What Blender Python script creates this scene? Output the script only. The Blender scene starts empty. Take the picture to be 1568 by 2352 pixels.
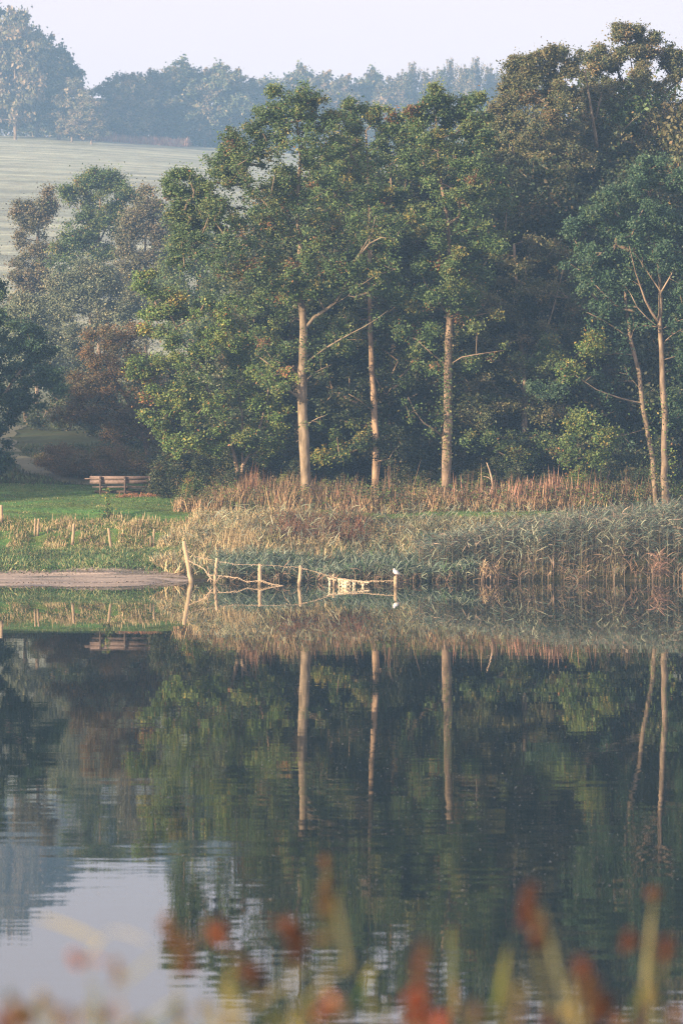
import bpy, math
import numpy as np
from math import radians, sin, cos, pi

# ------------------------------------------------------------------ camera, world, sun, exposure
scene = bpy.context.scene
F = 6960.0                     # focal length in pixels of a 1568 px wide frame
HOR = 1020.0                   # row of the horizon in that frame
CH = 3.6                       # eye height above the lake
cam_d = bpy.data.cameras.new("camera")
cam = bpy.data.objects.new("camera", cam_d)
scene.collection.objects.link(cam)
cam.location = (0, 0, CH)
cam.rotation_euler = (radians(90), 0, 0)
cam_d.sensor_fit = 'HORIZONTAL'
cam_d.sensor_width = 24
cam_d.lens = 24 * F / 1568
cam_d.shift_y = -(1176 - HOR) / 1568
cam_d.clip_start = 0.1
cam_d.clip_end = 5000
cam_d.dof.use_dof = True
cam_d.dof.focus_distance = 86
cam_d.dof.aperture_fstop = 3.5
scene.camera = cam

SUN_EL, SUN_AZ = 13.0, 54.0     # height; degrees left of straight behind the camera
world = bpy.data.worlds.new("World")
scene.world = world
world.use_nodes = True
wn = world.node_tree.nodes; wl = world.node_tree.links
wn.clear()
w_out = wn.new('ShaderNodeOutputWorld')
w_bg = wn.new('ShaderNodeBackground'); w_bg.inputs['Strength'].default_value = 0.12
w_sky = wn.new('ShaderNodeTexSky'); w_sky.sky_type = 'NISHITA'; w_sky.sun_disc = False
w_sky.sun_elevation = radians(SUN_EL); w_sky.sun_rotation = radians(180 + SUN_AZ)
w_sky.dust_density = 4.0; w_sky.air_density = 1.0; w_sky.ozone_density = 1.5
w_mix = wn.new('ShaderNodeMixRGB'); w_mix.inputs['Fac'].default_value = 0.88
w_mix.inputs['Color2'].default_value = (3.55, 2.9, 2.9, 1)       # even morning mist veil
wl.new(w_sky.outputs[0], w_mix.inputs['Color1'])
wl.new(w_mix.outputs[0], w_bg.inputs['Color'])
wl.new(w_bg.outputs[0], w_out.inputs['Surface'])

sun_d = bpy.data.lights.new("sun", 'SUN'); sun_d.energy = 5.0; sun_d.angle = radians(0.6)
sun_d.color = (1.0, 0.74, 0.47)
sun = bpy.data.objects.new("sun", sun_d); scene.collection.objects.link(sun)
sun.location = (-40, -30, 30)
sun.rotation_euler = (radians(90 - SUN_EL), 0, radians(-SUN_AZ))

vs = scene.view_settings
vs.view_transform = 'Standard'; vs.look = 'None'; vs.gamma = 1.0; vs.exposure = 1.5
cy = scene.cycles
cy.use_denoising = True; cy.denoising_prefilter = 'NONE'; cy.denoising_input_passes = 'RGB_ALBEDO_NORMAL'
cy.use_adaptive_sampling = False; cy.pixel_filter_type = 'BLACKMAN_HARRIS'; cy.filter_width = 1.2
cy.max_bounces = 6; cy.diffuse_bounces = 3; cy.glossy_bounces = 3
cy.transmission_bounces = 3; cy.volume_bounces = 1; cy.transparent_max_bounces = 4
cy.sample_clamp_indirect = 6.0

# ------------------------------------------------------------------ helpers
def link(o): scene.collection.objects.link(o); return o
def tag(o, label=None, cat=None, group=None, kind=None):
    if label: o['label'] = label
    if cat: o['category'] = cat
    if group: o['group'] = group
    if kind: o['kind'] = kind
    return o
def empty(name, loc):
    o = bpy.data.objects.new(name, None); o.location = loc; o.empty_display_size = .3
    return link(o)
def PX(px, Y): return (px - 784) * Y / F
def PZ(py, Y): return CH - (py - HOR) * Y / F
def sstep(a, b, x):
    t = np.clip((np.asarray(x, float) - a) / (b - a), 0, 1); return t * t * (3 - 2 * t)

def fast_mesh(name, V, quads=None, tris=None, col=None, mat=None, smooth=False, mats=None, midx=None):
    me = bpy.data.meshes.new(name)
    V = np.asarray(V, np.float32)
    q = np.zeros((0, 4), np.int32) if quads is None else np.asarray(quads, np.int32)
    t = np.zeros((0, 3), np.int32) if tris is None else np.asarray(tris, np.int32)
    me.vertices.add(len(V)); me.vertices.foreach_set('co', V.ravel())
    nl = q.size + t.size
    me.loops.add(nl); me.loops.foreach_set('vertex_index', np.concatenate([q.ravel(), t.ravel()]))
    tot = np.concatenate([np.full(len(q), 4, np.int32), np.full(len(t), 3, np.int32)])
    st = np.concatenate([[0], np.cumsum(tot)[:-1]]).astype(np.int32)
    me.polygons.add(len(tot)); me.polygons.foreach_set('loop_start', st)
    me.polygons.foreach_set('loop_total', tot)
    if smooth: me.polygons.foreach_set('use_smooth', np.ones(len(tot), bool))
    if col is not None:
        a = me.color_attributes.new('Col', 'FLOAT_COLOR', 'POINT')
        c = np.ones((len(V), 4), np.float32); c[:, :3] = col
        a.data.foreach_set('color', c.ravel())
    if mat: me.materials.append(mat)
    me.update(); me.validate()
    return me
def obj(name, me, parent=None, loc=None):
    o = bpy.data.objects.new(name, me); link(o)
    if parent: o.parent = parent
    if loc is not None: o.location = loc
    return o

class Acc:
    def __init__(s): s.V = []; s.Q = []; s.T = []; s.C = []; s.n = 0
    def add(s, V, Q=None, T=None, C=None):
        V = np.asarray(V, float).reshape(-1, 3)
        if Q is not None and len(Q): s.Q.append(np.asarray(Q) + s.n)
        if T is not None and len(T): s.T.append(np.asarray(T) + s.n)
        if C is None: C = np.full((len(V), 3), .5)
        C = np.asarray(C, float)
        if C.ndim == 1: C = np.tile(C, (len(V), 1))
        s.V.append(V); s.C.append(C); s.n += len(V)
    def mesh(s, name, mat, smooth=False):
        return fast_mesh(name, np.concatenate(s.V), np.concatenate(s.Q) if s.Q else None,
                         np.concatenate(s.T) if s.T else None, np.concatenate(s.C), mat, smooth)

def tube(acc, P, R, k=6, C=(.3, .25, .2), flat=1.0, cap=True, rough=0, rng=None):
    P = np.asarray(P, float); n = len(P); R = np.asarray(R, float) * np.ones(n)
    T = np.gradient(P, axis=0); T /= np.linalg.norm(T, axis=1)[:, None] + 1e-9
    up = np.array([0, 0, 1.0]); 
    if abs(T[:, 2]).mean() > .8: up = np.array([0, 1.0, 0])
    A = np.cross(T, up); A /= np.linalg.norm(A, axis=1)[:, None] + 1e-9
    B = np.cross(A, T)
    th = np.arange(k) * 2 * pi / k
    RR = R[:, None] * np.ones((n, k))
    if rough and rng is not None: RR = RR * (1 + rng.uniform(-rough, rough, (n, k)))
    V = P[:, None, :] + RR[..., None] * (np.cos(th)[None, :, None] * A[:, None, :] + flat * np.sin(th)[None, :, None] * B[:, None, :])
    i = np.arange(n - 1)[:, None] * k; j = np.arange(k)[None, :]; j2 = (j + 1) % k
    Q = np.stack([i + j, i + j2, i + k + j2, i + k + j], -1).reshape(-1, 4)
    V = V.reshape(-1, 3); T3 = []
    if cap:
        V = np.vstack([V, P[0], P[-1]]); a, b = n * k, n * k + 1
        for m in range(k):
            T3.append((a, (m + 1) % k, m)); T3.append((b, (n - 1) * k + m, (n - 1) * k + (m + 1) % k))
    acc.add(V, Q, T3, C)

def box(acc, c, d, C=(.5, .4, .3), rot=None):
    c = np.array(c, float); d = np.array(d, float) / 2; b = min(d) * .18
    pts = []
    for sx in (-1, 1):
        for sy in (-1, 1):
            for sz in (-1, 1): pts.append((sx * d[0], sy * d[1], sz * d[2]))
    V = np.array(pts)
    if rot is not None: V = V @ np.array(rot).T
    acc.add(V + c, [(0, 1, 3, 2), (4, 6, 7, 5), (0, 4, 5, 1), (2, 3, 7, 6), (0, 2, 6, 4), (1, 5, 7, 3)], None, C)

def resample(P, n):
    P = np.asarray(P, float); d = np.r_[0, np.cumsum(np.linalg.norm(np.diff(P[:, :3], axis=0), axis=1))]
    t = np.linspace(0, d[-1], n)
    return np.stack([np.interp(t, d, P[:, k]) for k in range(P.shape[1])], 1)

def norm(v): return v / (np.linalg.norm(v, axis=-1, keepdims=True) + 1e-9)

def leaves(acc, ctr, size, nrm, col, rng, asp=.62):
    """small folded leaf: two triangles hinged on the midrib"""
    n = len(ctr); size = size * np.ones(n)
    nrm = norm(nrm); a = norm(np.cross(nrm, rng.normal(size=(n, 3)))); b = np.cross(nrm, a)
    s = size[:, None]; f = rng.uniform(.05, .35, n)[:, None] * s
    V = np.stack([ctr - a * s * .5, ctr + b * s * asp * .5 + nrm * f * .5, ctr + a * s * .5, ctr - b * s * asp * .5 + nrm * f * .5], 1)
    i = np.arange(n)[:, None] * 4
    T = np.concatenate([i + [0, 1, 2], i + [0, 2, 3]], 0)
    acc.add(V.reshape(-1, 3), None, T, np.repeat(col, 4, 0))

def blades(acc, base, d0, L, W, droop, col, rng, segs=3, dark=None):
    """tapering bent strips; base N,3; d0 N,3 start direction; droop pulls down"""
    n = len(base); L = L * np.ones(n); W = W * np.ones(n); droop = droop * np.ones(n)
    d = norm(d0).copy(); side = norm(np.cross(d, np.array([0, 0, 1.0]) + rng.normal(0, .4, (n, 3))))
    p = base.copy(); rows = []
    wf = {2: [.8, 1, 0], 3: [.6, 1, .8, 0], 4: [.5, 1, .95, .6, 0]}[segs]
    for k in range(segs + 1):
        w = (W * wf[k] * .5)[:, None]
        rows.append((p - side * w, p + side * w) if k < segs else (p,))
        p = p + d * (L / segs)[:, None]
        d = norm(d + np.array([0, 0, -1.0]) * droop[:, None] / segs)
    V = np.concatenate([np.stack(r, 1) for r in rows], 1); m = V.shape[1]
    i = np.arange(n)[:, None] * m; Q = []
    for k in range(segs - 1): Q.append(i + [2 * k, 2 * k + 1, 2 * k + 3, 2 * k + 2])
    T = i + [2 * segs - 2, 2 * segs - 1, 2 * segs]
    acc.add(V.reshape(-1, 3), np.concatenate(Q), T, np.repeat(col, m, 0))

# ------------------------------------------------------------------ materials
def mat_new(name):
    m = bpy.data.materials.new(name); m.use_nodes = True
    nt = m.node_tree; nt.nodes.clear()
    return m, nt, nt.nodes, nt.links
def leaf_mat(name, transl=.2, gloss=.06, rough=.5, var=.25):
    m, nt, N, Lk = mat_new(name)
    out = N.new('ShaderNodeOutputMaterial')
    at = N.new('ShaderNodeAttribute'); at.attribute_name = 'Col'
    dif = N.new('ShaderNodeBsdfPrincipled'); dif.inputs['Roughness'].default_value = rough
    dif.inputs['Specular IOR Level'].default_value = gloss * 5
    tr = N.new('ShaderNodeBsdfTranslucent'); mx = N.new('ShaderNodeMixShader'); mx.inputs[0].default_value = transl
    geo = N.new('ShaderNodeNewGeometry'); nz = N.new('ShaderNodeTexNoise'); nz.inputs['Scale'].default_value = .9
    Lk.new(geo.outputs['Position'], nz.inputs['Vector'])
    mr = N.new('ShaderNodeMapRange'); mr.inputs[3].default_value = 1 - var; mr.inputs[4].default_value = 1 + var
    mr.inputs[1].default_value = .3; mr.inputs[2].default_value = .7
    Lk.new(nz.outputs[0], mr.inputs[0])
    mul = N.new('ShaderNodeVectorMath'); mul.operation = 'SCALE'
    Lk.new(at.outputs['Color'], mul.inputs[0]); Lk.new(mr.outputs[0], mul.inputs['Scale'])
    Lk.new(mul.outputs[0], dif.inputs['Base Color']); Lk.new(mul.outputs[0], tr.inputs['Color'])
    Lk.new(dif.outputs[0], mx.inputs[1]); Lk.new(tr.outputs[0], mx.inputs[2]); Lk.new(mx.outputs[0], out.inputs[0])
    return m
def solid_mat(name, rough=.8, scale=12, var=.35, stretch=(1, 1, 1), bump=.3, spec=.3):
    m, nt, N, Lk = mat_new(name)
    out = N.new('ShaderNodeOutputMaterial'); p = N.new('ShaderNodeBsdfPrincipled')
    p.inputs['Roughness'].default_value = rough; p.inputs['Specular IOR Level'].default_value = spec
    at = N.new('ShaderNodeAttribute'); at.attribute_name = 'Col'
    tc = N.new('ShaderNodeTexCoord'); mp = N.new('ShaderNodeMapping'); mp.inputs['Scale'].default_value = stretch
    nz = N.new('ShaderNodeTexNoise'); nz.inputs['Scale'].default_value = scale; nz.inputs['Detail'].default_value = 5
    Lk.new(tc.outputs['Object'], mp.inputs[0]); Lk.new(mp.outputs[0], nz.inputs['Vector'])
    mr = N.new('ShaderNodeMapRange'); mr.inputs[1].default_value = .3; mr.inputs[2].default_value = .7
    mr.inputs[3].default_value = 1 - var; mr.inputs[4].default_value = 1 + var
    Lk.new(nz.outputs[0], mr.inputs[0])
    mul = N.new('ShaderNodeVectorMath'); mul.operation = 'SCALE'
    Lk.new(at.outputs['Color'], mul.inputs[0]); Lk.new(mr.outputs[0], mul.inputs['Scale'])
    Lk.new(mul.outputs[0], p.inputs['Base Color'])
    b = N.new('ShaderNodeBump'); b.inputs['Strength'].default_value = bump; b.inputs['Distance'].default_value = .02
    Lk.new(nz.outputs[0], b.inputs['Height']); Lk.new(b.outputs[0], p.inputs['Normal'])
    Lk.new(p.outputs[0], out.inputs[0])
    return m
M_leaf = leaf_mat('tree_leaves'); M_grass = leaf_mat('grass_blades', .25, .05, .6, .3)
M_reed = leaf_mat('reed_blades', .2, .08, .5, .25)
M_bark = solid_mat('bark', .9, 6, .62, (1, 1, .4), .8, .15)
M_wood = solid_mat('weathered_wood', .7, 14, .3, (1, 1, 1), .3)
M_post = solid_mat('post_wood', .8, 18, .3, (1, 1, .2), .4)
M_wire = solid_mat('rusty_wire', .6, 30, .3)
M_weed = solid_mat('dried_weed', .9, 40, .2)
M_feather = solid_mat('feathers', .8, 30, .08, bump=.1)
M_speck = solid_mat('glint_specks', .9, 30, .2, bump=0)
M_stone = solid_mat('stone', .8, 6, .3)
def sand_mat():
    m, nt, N, Lk = mat_new('wet_sand')
    out = N.new('ShaderNodeOutputMaterial'); p = N.new('ShaderNodeBsdfPrincipled')
    geo = N.new('ShaderNodeNewGeometry')
    def nz(st, det):
        mp = N.new('ShaderNodeMapping'); mp.inputs['Scale'].default_value = st
        t = N.new('ShaderNodeTexNoise'); t.inputs['Scale'].default_value = 1; t.inputs['Detail'].default_value = det
        Lk.new(geo.outputs['Position'], mp.inputs[0]); Lk.new(mp.outputs[0], t.inputs['Vector']); return t
    a = nz((.6, 4.2, 1), 6); b = nz((14, 16, 14), 4)
    cr = N.new('ShaderNodeValToRGB'); e = cr.color_ramp.elements
    e[0].position = .36; e[0].color = (.12, .10, .085, 1); e[1].position = .60; e[1].color = (.40, .33, .27, 1)
    k = cr.color_ramp.elements.new(.46); k.color = (.27, .22, .18, 1)
    Lk.new(a.outputs[0], cr.inputs[0])
    mr = N.new('ShaderNodeMapRange'); mr.inputs[1].default_value = .35; mr.inputs[2].default_value = .65; mr.inputs[3].default_value = .65; mr.inputs[4].default_value = 1.2
    Lk.new(b.outputs[0], mr.inputs[0])
    mul = N.new('ShaderNodeVectorMath'); mul.operation = 'SCALE'
    Lk.new(cr.outputs[0], mul.inputs[0]); Lk.new(mr.outputs[0], mul.inputs['Scale']); Lk.new(mul.outputs[0], p.inputs['Base Color'])
    rr = N.new('ShaderNodeMapRange'); rr.inputs[1].default_value = .38; rr.inputs[2].default_value = .5; rr.inputs[3].default_value = .12; rr.inputs[4].default_value = .85
    Lk.new(a.outputs[0], rr.inputs[0]); Lk.new(rr.outputs[0], p.inputs['Roughness'])
    bp = N.new('ShaderNodeBump'); bp.inputs['Strength'].default_value = .5; bp.inputs['Distance'].default_value = .03
    Lk.new(b.outputs[0], bp.inputs['Height']); Lk.new(bp.outputs[0], p.inputs['Normal'])
    Lk.new(p.outputs[0], out.inputs[0]); return m
M_sand = sand_mat()
M_path = solid_mat('trodden_path', .95, 2, .25, (1, 1, 1), .5)

# terrain material: vertex zone colour broken up by several noises, mown rows on the far field
def terrain_mat():
    m, nt, N, Lk = mat_new('terrain')
    out = N.new('ShaderNodeOutputMaterial'); p = N.new('ShaderNodeBsdfPrincipled')
    p.inputs['Roughness'].default_value = .95; p.inputs['Specular IOR Level'].default_value = .1
    at = N.new('ShaderNodeAttribute'); at.attribute_name = 'Col'
    geo = N.new('ShaderNodeNewGeometry')
    def nz(scale, st, det=4):
        mp = N.new('ShaderNodeMapping'); mp.inputs['Scale'].default_value = st
        t = N.new('ShaderNodeTexNoise'); t.inputs['Scale'].default_value = scale; t.inputs['Detail'].default_value = det
        Lk.new(geo.outputs['Position'], mp.inputs[0]); Lk.new(mp.outputs[0], t.inputs['Vector']); return t
    a = nz(1, (.10, .32, 0)); b = nz(1, (.35, 1.1, 0)); c = nz(3, (1, 1, 1))
    ad = N.new('ShaderNodeMath'); ad.operation = 'MULTIPLY_ADD'; ad.inputs[1].default_value = 1.0
    Lk.new(a.outputs[0], ad.inputs[0]); Lk.new(b.outputs[0], ad.inputs[2])
    ad2 = N.new('ShaderNodeMath'); ad2.operation = 'MULTIPLY_ADD'; ad2.inputs[1].default_value = .6
    Lk.new(c.outputs[0], ad2.inputs[0]); Lk.new(ad.outputs[0], ad2.inputs[2])
    mr = N.new('ShaderNodeMapRange'); mr.inputs[1].default_value = .85; mr.inputs[2].default_value = 1.75
    mr.inputs[3].default_value = .55; mr.inputs[4].default_value = 1.5
    Lk.new(ad2.outputs[0], mr.inputs[0])
    mul = N.new('ShaderNodeVectorMath'); mul.operation = 'SCALE'
    Lk.new(at.outputs['Color'], mul.inputs[0]); Lk.new(mr.outputs[0], mul.inputs['Scale'])
    rows = nz(1, (.03, 1.6, 0), 3); rm = N.new('ShaderNodeMapRange'); sx = N.new('ShaderNodeSeparateXYZ'); Lk.new(geo.outputs['Position'], sx.inputs[0])
    rm.inputs[1].default_value = .4; rm.inputs[2].default_value = .6; rm.inputs[3].default_value = .74; rm.inputs[4].default_value = 1.18
    wv = N.new('ShaderNodeTexNoise'); wv.inputs['Scale'].default_value = 1; wv.inputs['Detail'].default_value = 3
    mp2 = N.new('ShaderNodeMapping'); mp2.inputs['Scale'].default_value = (.012, .22, 0); mp2.inputs['Rotation'].default_value = (0, 0, .06)
    Lk.new(geo.outputs['Position'], mp2.inputs[0]); Lk.new(mp2.outputs[0], wv.inputs['Vector']); Lk.new(wv.outputs[0], rm.inputs[0])
    far = N.new('ShaderNodeMapRange'); far.inputs[1].default_value = 130; far.inputs[2].default_value = 200; Lk.new(sx.outputs['Y'], far.inputs[0])
    fm = N.new('ShaderNodeMix'); fm.data_type = 'FLOAT'; fm.inputs[2].default_value = 1.0; Lk.new(far.outputs[0], fm.inputs[0]); Lk.new(rm.outputs[0], fm.inputs[3])
    mul2 = N.new('ShaderNodeVectorMath'); mul2.operation = 'SCALE'; Lk.new(mul.outputs[0], mul2.inputs[0]); Lk.new(fm.outputs[0], mul2.inputs['Scale']); mul = mul2
    hs = N.new('ShaderNodeHueSaturation'); hm = N.new('ShaderNodeMapRange')
    hm.inputs[1].default_value = .3; hm.inputs[2].default_value = .7; hm.inputs[3].default_value = .44; hm.inputs[4].default_value = .54
    Lk.new(b.outputs[0], hm.inputs[0]); Lk.new(hm.outputs[0], hs.inputs['Hue'])
    Lk.new(mul.outputs[0], hs.inputs['Color']); Lk.new(hs.outputs[0], p.inputs['Base Color'])
    bp = N.new('ShaderNodeBump'); bp.inputs['Strength'].default_value = .6; bp.inputs['Distance'].default_value = .3
    Lk.new(ad2.outputs[0], bp.inputs['Height']); Lk.new(bp.outputs[0], p.inputs['Normal'])
    Lk.new(p.outputs[0], out.inputs[0]); return m
M_ground = terrain_mat()

def water_mat():
    m, nt, N, Lk = mat_new('lake_water')
    out = N.new('ShaderNodeOutputMaterial'); p = N.new('ShaderNodeBsdfPrincipled')
    p.inputs['Base Color'].default_value = (.012, .022, .024, 1)
    p.inputs['Roughness'].default_value = 0.0; p.inputs['IOR'].default_value = 3.2
    geo = N.new('ShaderNodeNewGeometry'); sp = N.new('ShaderNodeSeparateXYZ')
    Lk.new(geo.outputs['Position'], sp.inputs[0])
    def nz(st, det, rough=.5):
        mp = N.new('ShaderNodeMapping'); mp.inputs['Scale'].default_value = st
        t = N.new('ShaderNodeTexNoise'); t.inputs['Scale'].default_value = 1; t.inputs['Detail'].default_value = det
        t.inputs['Roughness'].default_value = rough
        Lk.new(geo.outputs['Position'], mp.inputs[0]); Lk.new(mp.outputs[0], t.inputs['Vector']); return t
    small = nz((1.6, 4.6, 1), 2); big = nz((.35, 1.6, 1), 2); patch = nz((.10, .05, 1), 2)
    def curve(pts):
        r = N.new('ShaderNodeFloatCurve'); c = r.mapping.curves[0]
        c.points[0].location = pts[0]; c.points[1].location = pts[-1]
        for q in pts[1:-1]: c.points.new(*q)
        r.mapping.update(); return r
    mr = N.new('ShaderNodeMapRange'); mr.inputs[1].default_value = 0; mr.inputs[2].default_value = 100
    mr.inputs[3].default_value = 0; mr.inputs[4].default_value = 1
    Lk.new(sp.outputs['Y'], mr.inputs[0])
    amp = curve([(0, 1.0), (.2, .85), (.3, .6), (.42, .25), (.55, .15), (.60, .10), (.64, .02), (1, .01)])
    Lk.new(mr.outputs[0], amp.inputs['Value'])
    pm = N.new('ShaderNodeMapRange'); pm.inputs[1].default_value = .35; pm.inputs[2].default_value = .65
    pm.inputs[3].default_value = .45; pm.inputs[4].default_value = 1.3
    Lk.new(patch.outputs[0], pm.inputs[0])
    am = N.new('ShaderNodeMath'); am.operation = 'MULTIPLY'
    Lk.new(amp.outputs[0], am.inputs[0]); Lk.new(pm.outputs[0], am.inputs[1])
    fine = nz((7, 22, 1), 3, .6); f2 = N.new('ShaderNodeMath'); f2.operation = 'MULTIPLY_ADD'; f2.inputs[1].default_value = .05
    sm_ = N.new('ShaderNodeMath'); sm_.operation = 'MULTIPLY'; sm_.inputs[1].default_value = .62
    Lk.new(small.outputs[0], sm_.inputs[0]); Lk.new(fine.outputs[0], f2.inputs[0]); Lk.new(sm_.outputs[0], f2.inputs[2])
    h = N.new('ShaderNodeMath'); h.operation = 'MULTIPLY_ADD'; h.inputs[1].default_value = 3.2
    Lk.new(big.outputs[0], h.inputs[0]); Lk.new(f2.outputs[0], h.inputs[2])
    hh = N.new('ShaderNodeMath'); hh.operation = 'MULTIPLY'
    Lk.new(h.outputs[0], hh.inputs[0]); Lk.new(am.outputs[0], hh.inputs[1])
    b = N.new('ShaderNodeBump'); b.inputs['Strength'].default_value = 1.0; b.inputs['Distance'].default_value = .0013
    Lk.new(hh.outputs[0], b.inputs['Height']); Lk.new(b.outputs[0], p.inputs['Normal'])
    Lk.new(p.outputs[0], out.inputs[0]); return m
M_water = water_mat()

# ------------------------------------------------------------------ terrain
yL = np.array([-200, 5.5, 8, 12, 15, 30, 60, 75, 77.3, 80, 80.6, 81.3, 84.5, 86, 88, 92, 98, 120, 150, 200, 250, 350, 438, 455, 520, 900, 2500])
zL = np.array([2.0, 2.0, 1.5, -.3, -1., -1.5, -1.5, -.45, -.0,   .09, .13, .36, .80, 1.38, 1.75, 2.05, 2.5, 4.1, 5.2, 11., 18.7, 34.5, 47.3, 49.0, 51, 40, 30])
yR = np.array([-200, 5.5, 8, 12, 15, 30, 60, 76, 79.2, 80.2, 82, 84, 86, 88, 92, 98, 120, 150, 200, 250, 350, 440, 455, 520, 900, 2500])
zR = np.array([2.0, 2.0, 1.5, -.3, -1., -1.5, -1.5, -.7, -.30, .08, .6, 1.1, 1.5, 1.75, 2.0, 2.4, 4.1, 5.2, 11., 18.7, 34., 46., 46.5, 48, 36, 26])
def height(x, y):
    x = np.asarray(x, float); y = np.asarray(y, float)
    bend = .35 * np.sin(x * .35 + 1) + .15 * np.sin(x * 1.3) + np.clip(np.abs(x) - 16, 0, 60) * .5
    w = np.clip(1 - np.abs(y - 84) / 15, 0, 1) * (y > 60)
    yy = y - np.where(y > 60, 1, 0) * bend * w * 0.8
    a = np.interp(yy, yL, zL); b = np.interp(yy, yR, zR)
    t = sstep(-5.2, -3.3, x)
    t2 = sstep(-62, 30, x)
    far = sstep(150, 400, y)
    t = t * (1 - far) + t2 * far
    z = a * (1 - t) + b * t
    z = z + .05 * np.sin(x * 1.7 + y * .6) * np.sin(y * 1.1 - x * .4) * sstep(84, 87, y) * (1 - sstep(87.5, 90, y) * .3)
    z = z + far * 1.2 * np.sin(x * .05 + 1) * np.sin(y * .012)
    return z

def ground():
    xs = np.unique(np.concatenate([np.linspace(-900, -60, 22), np.linspace(-60, -14, 40), np.arange(-14, 14.01, .16), np.linspace(14, 60, 40), np.linspace(60, 900, 22)]))
    ys = np.unique(np.concatenate([np.linspace(-200, 4, 8), np.linspace(4, 16, 20), np.linspace(16, 76, 20), np.arange(76, 100, .16), np.linspace(100, 250, 60), np.linspace(250, 520, 60), np.linspace(520, 2500, 20)]))
    X, Y = np.meshgrid(xs, ys); Z = height(X, Y)
    rng = np.random.default_rng(3)
    V = np.stack([X, Y, Z], -1).reshape(-1, 3)
    nx, ny = len(xs), len(ys)
    i = np.arange(ny - 1)[:, None] * nx + np.arange(nx - 1)[None, :]
    Q = np.stack([i, i + 1, i + nx + 1, i + nx], -1).reshape(-1, 4)
    x, y, z = V.T
    C = np.zeros((len(V), 3)); C[:] = (.045, .05, .022)                        # soil and litter below the wood
    lawn = (sstep(80.6, 81.4, y) * (1 - .9 * sstep(96, 101, y)) * (1 - sstep(89, 92, y) * sstep(-4.5, -3, x)))[:, None]  # fades dark past the bench: shade painted into the left grass
    C = C * (1 - lawn) + np.array((.09, .17, .045)) * lawn
    field = sstep(135, 190, y)[:, None]
    C = C * (1 - field) + np.array((.26, .28, .20)) * field
    bank = (sstep(6, 5, y))[:, None]
    C = C * (1 - bank) + np.array((.06, .07, .03)) * bank
    mud = ((z < .02) & (y < 100))[:, None]
    C = np.where(mud, np.array((.06, .055, .04)), C)
    C *= rng.uniform(.9, 1.1, (len(V), 1))
    me = fast_mesh('ground', V, Q, None, C, M_ground, True)
    tag(obj('ground', me), kind='structure')
ground()

def sheet(name, x0, x1, ytop, ybot, mat, color, off, n=90, m=26, rngs=5):
    rng = np.random.default_rng(rngs)
    V = []; 
    for i in range(m):
        for j in range(n):
            x = x0 + (x1 - x0) * j / (n - 1); t = i / (m - 1)
            y = ybot(x) * (1 - t) + ytop(x) * t
            V.append((x, y, float(height(x, y)) + off))
    V = np.array(V)
    Q = [(i * n + j, i * n + j + 1, (i + 1) * n + j + 1, (i + 1) * n + j) for i in range(m - 1) for j in range(n - 1)]
    C = np.array(color) * rng.uniform(.88, 1.12, (len(V), 1))
    return tag(obj(name, fast_mesh(name, V, Q, None, C, mat, True)), kind='structure')
sheet('sand_beach', -18, -3.45, lambda x: 80.9 - 1.2 * sstep(-4.6, -3.6, x) + .5 * math.exp(-((x + 5.2) / .5) ** 2) + .10 * math.sin(x * 1.9) + .06 * math.sin(x * 5.1),
      lambda x: 75.2 + 1.5 * sstep(-6, -3.6, x), M_sand, (.40, .33, .27), .012, 120, 40)

# trodden path climbing away to the left
def path():
    ctr = np.array([(-4.2, 93.6), (-6.5, 94.5), (-8.2, 96.2), (-9.6, 99), (-10.9, 104), (-12.2, 110), (-13.2, 118), (-13.6, 128)])
    P = resample(ctr, 60); T = norm(np.gradient(P, axis=0)); Nn = np.stack([-T[:, 1], T[:, 0]], 1)
    V = []; k = 6
    for i in range(60):
        w = .42 + .12 * sin(i * .9)
        for j in range(k):
            q = P[i] + Nn[i] * w * (j / (k - 1) * 2 - 1); V.append((q[0], q[1], float(height(*q)) + .02))
    Q = [(i * k + j, i * k + j + 1, (i + 1) * k + j + 1, (i + 1) * k + j) for i in range(59) for j in range(k - 1)]
    tag(obj('path', fast_mesh('path', V, Q, None, np.full((len(V), 3), (.095, .095, .055)), M_path, True)), kind='structure')
path()

def water():
    a = Acc(); a.add([(-400, 5, 0), (400, 5, 0), (400, 140, 0), (-400, 140, 0)], [(0, 1, 2, 3)], None, (.02, .03, .03))
    tag(obj('lake_water', a.mesh('lake_water', M_water)), kind='structure')
water()

# ------------------------------------------------------------------ trees
PAL = {
 'oak':   [((.050, .095, .030), 5), ((.035, .070, .026), 4), ((.085, .120, .035), 2), ((.13, .13, .035), .8), ((.12, .07, .03), .3)],
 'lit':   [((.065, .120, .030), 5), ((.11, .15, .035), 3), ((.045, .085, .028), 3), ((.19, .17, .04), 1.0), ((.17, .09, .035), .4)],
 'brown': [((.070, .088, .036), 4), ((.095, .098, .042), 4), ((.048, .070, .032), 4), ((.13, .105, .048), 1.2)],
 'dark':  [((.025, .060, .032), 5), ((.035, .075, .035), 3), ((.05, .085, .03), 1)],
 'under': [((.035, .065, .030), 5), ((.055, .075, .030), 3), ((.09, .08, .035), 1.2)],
 'willow': [((.095, .125, .070), 4), ((.075, .105, .06), 4), ((.14, .15, .08), 1.5)],
 'rust':  [((.125, .085, .036), 4), ((.085, .072, .034), 4), ((.06, .070, .032), 3)],
 'birch': [((.095, .090, .046), 4), ((.07, .085, .045), 5), ((.12, .105, .055), 1.5)],
 'far':   [((.06, .085, .04), 4), ((.10, .09, .045), 3), ((.05, .07, .035), 3)],
 'farwarm': [((.14, .12, .07), 4), ((.09, .10, .05), 4), ((.07, .08, .045), 2)],
}
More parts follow.
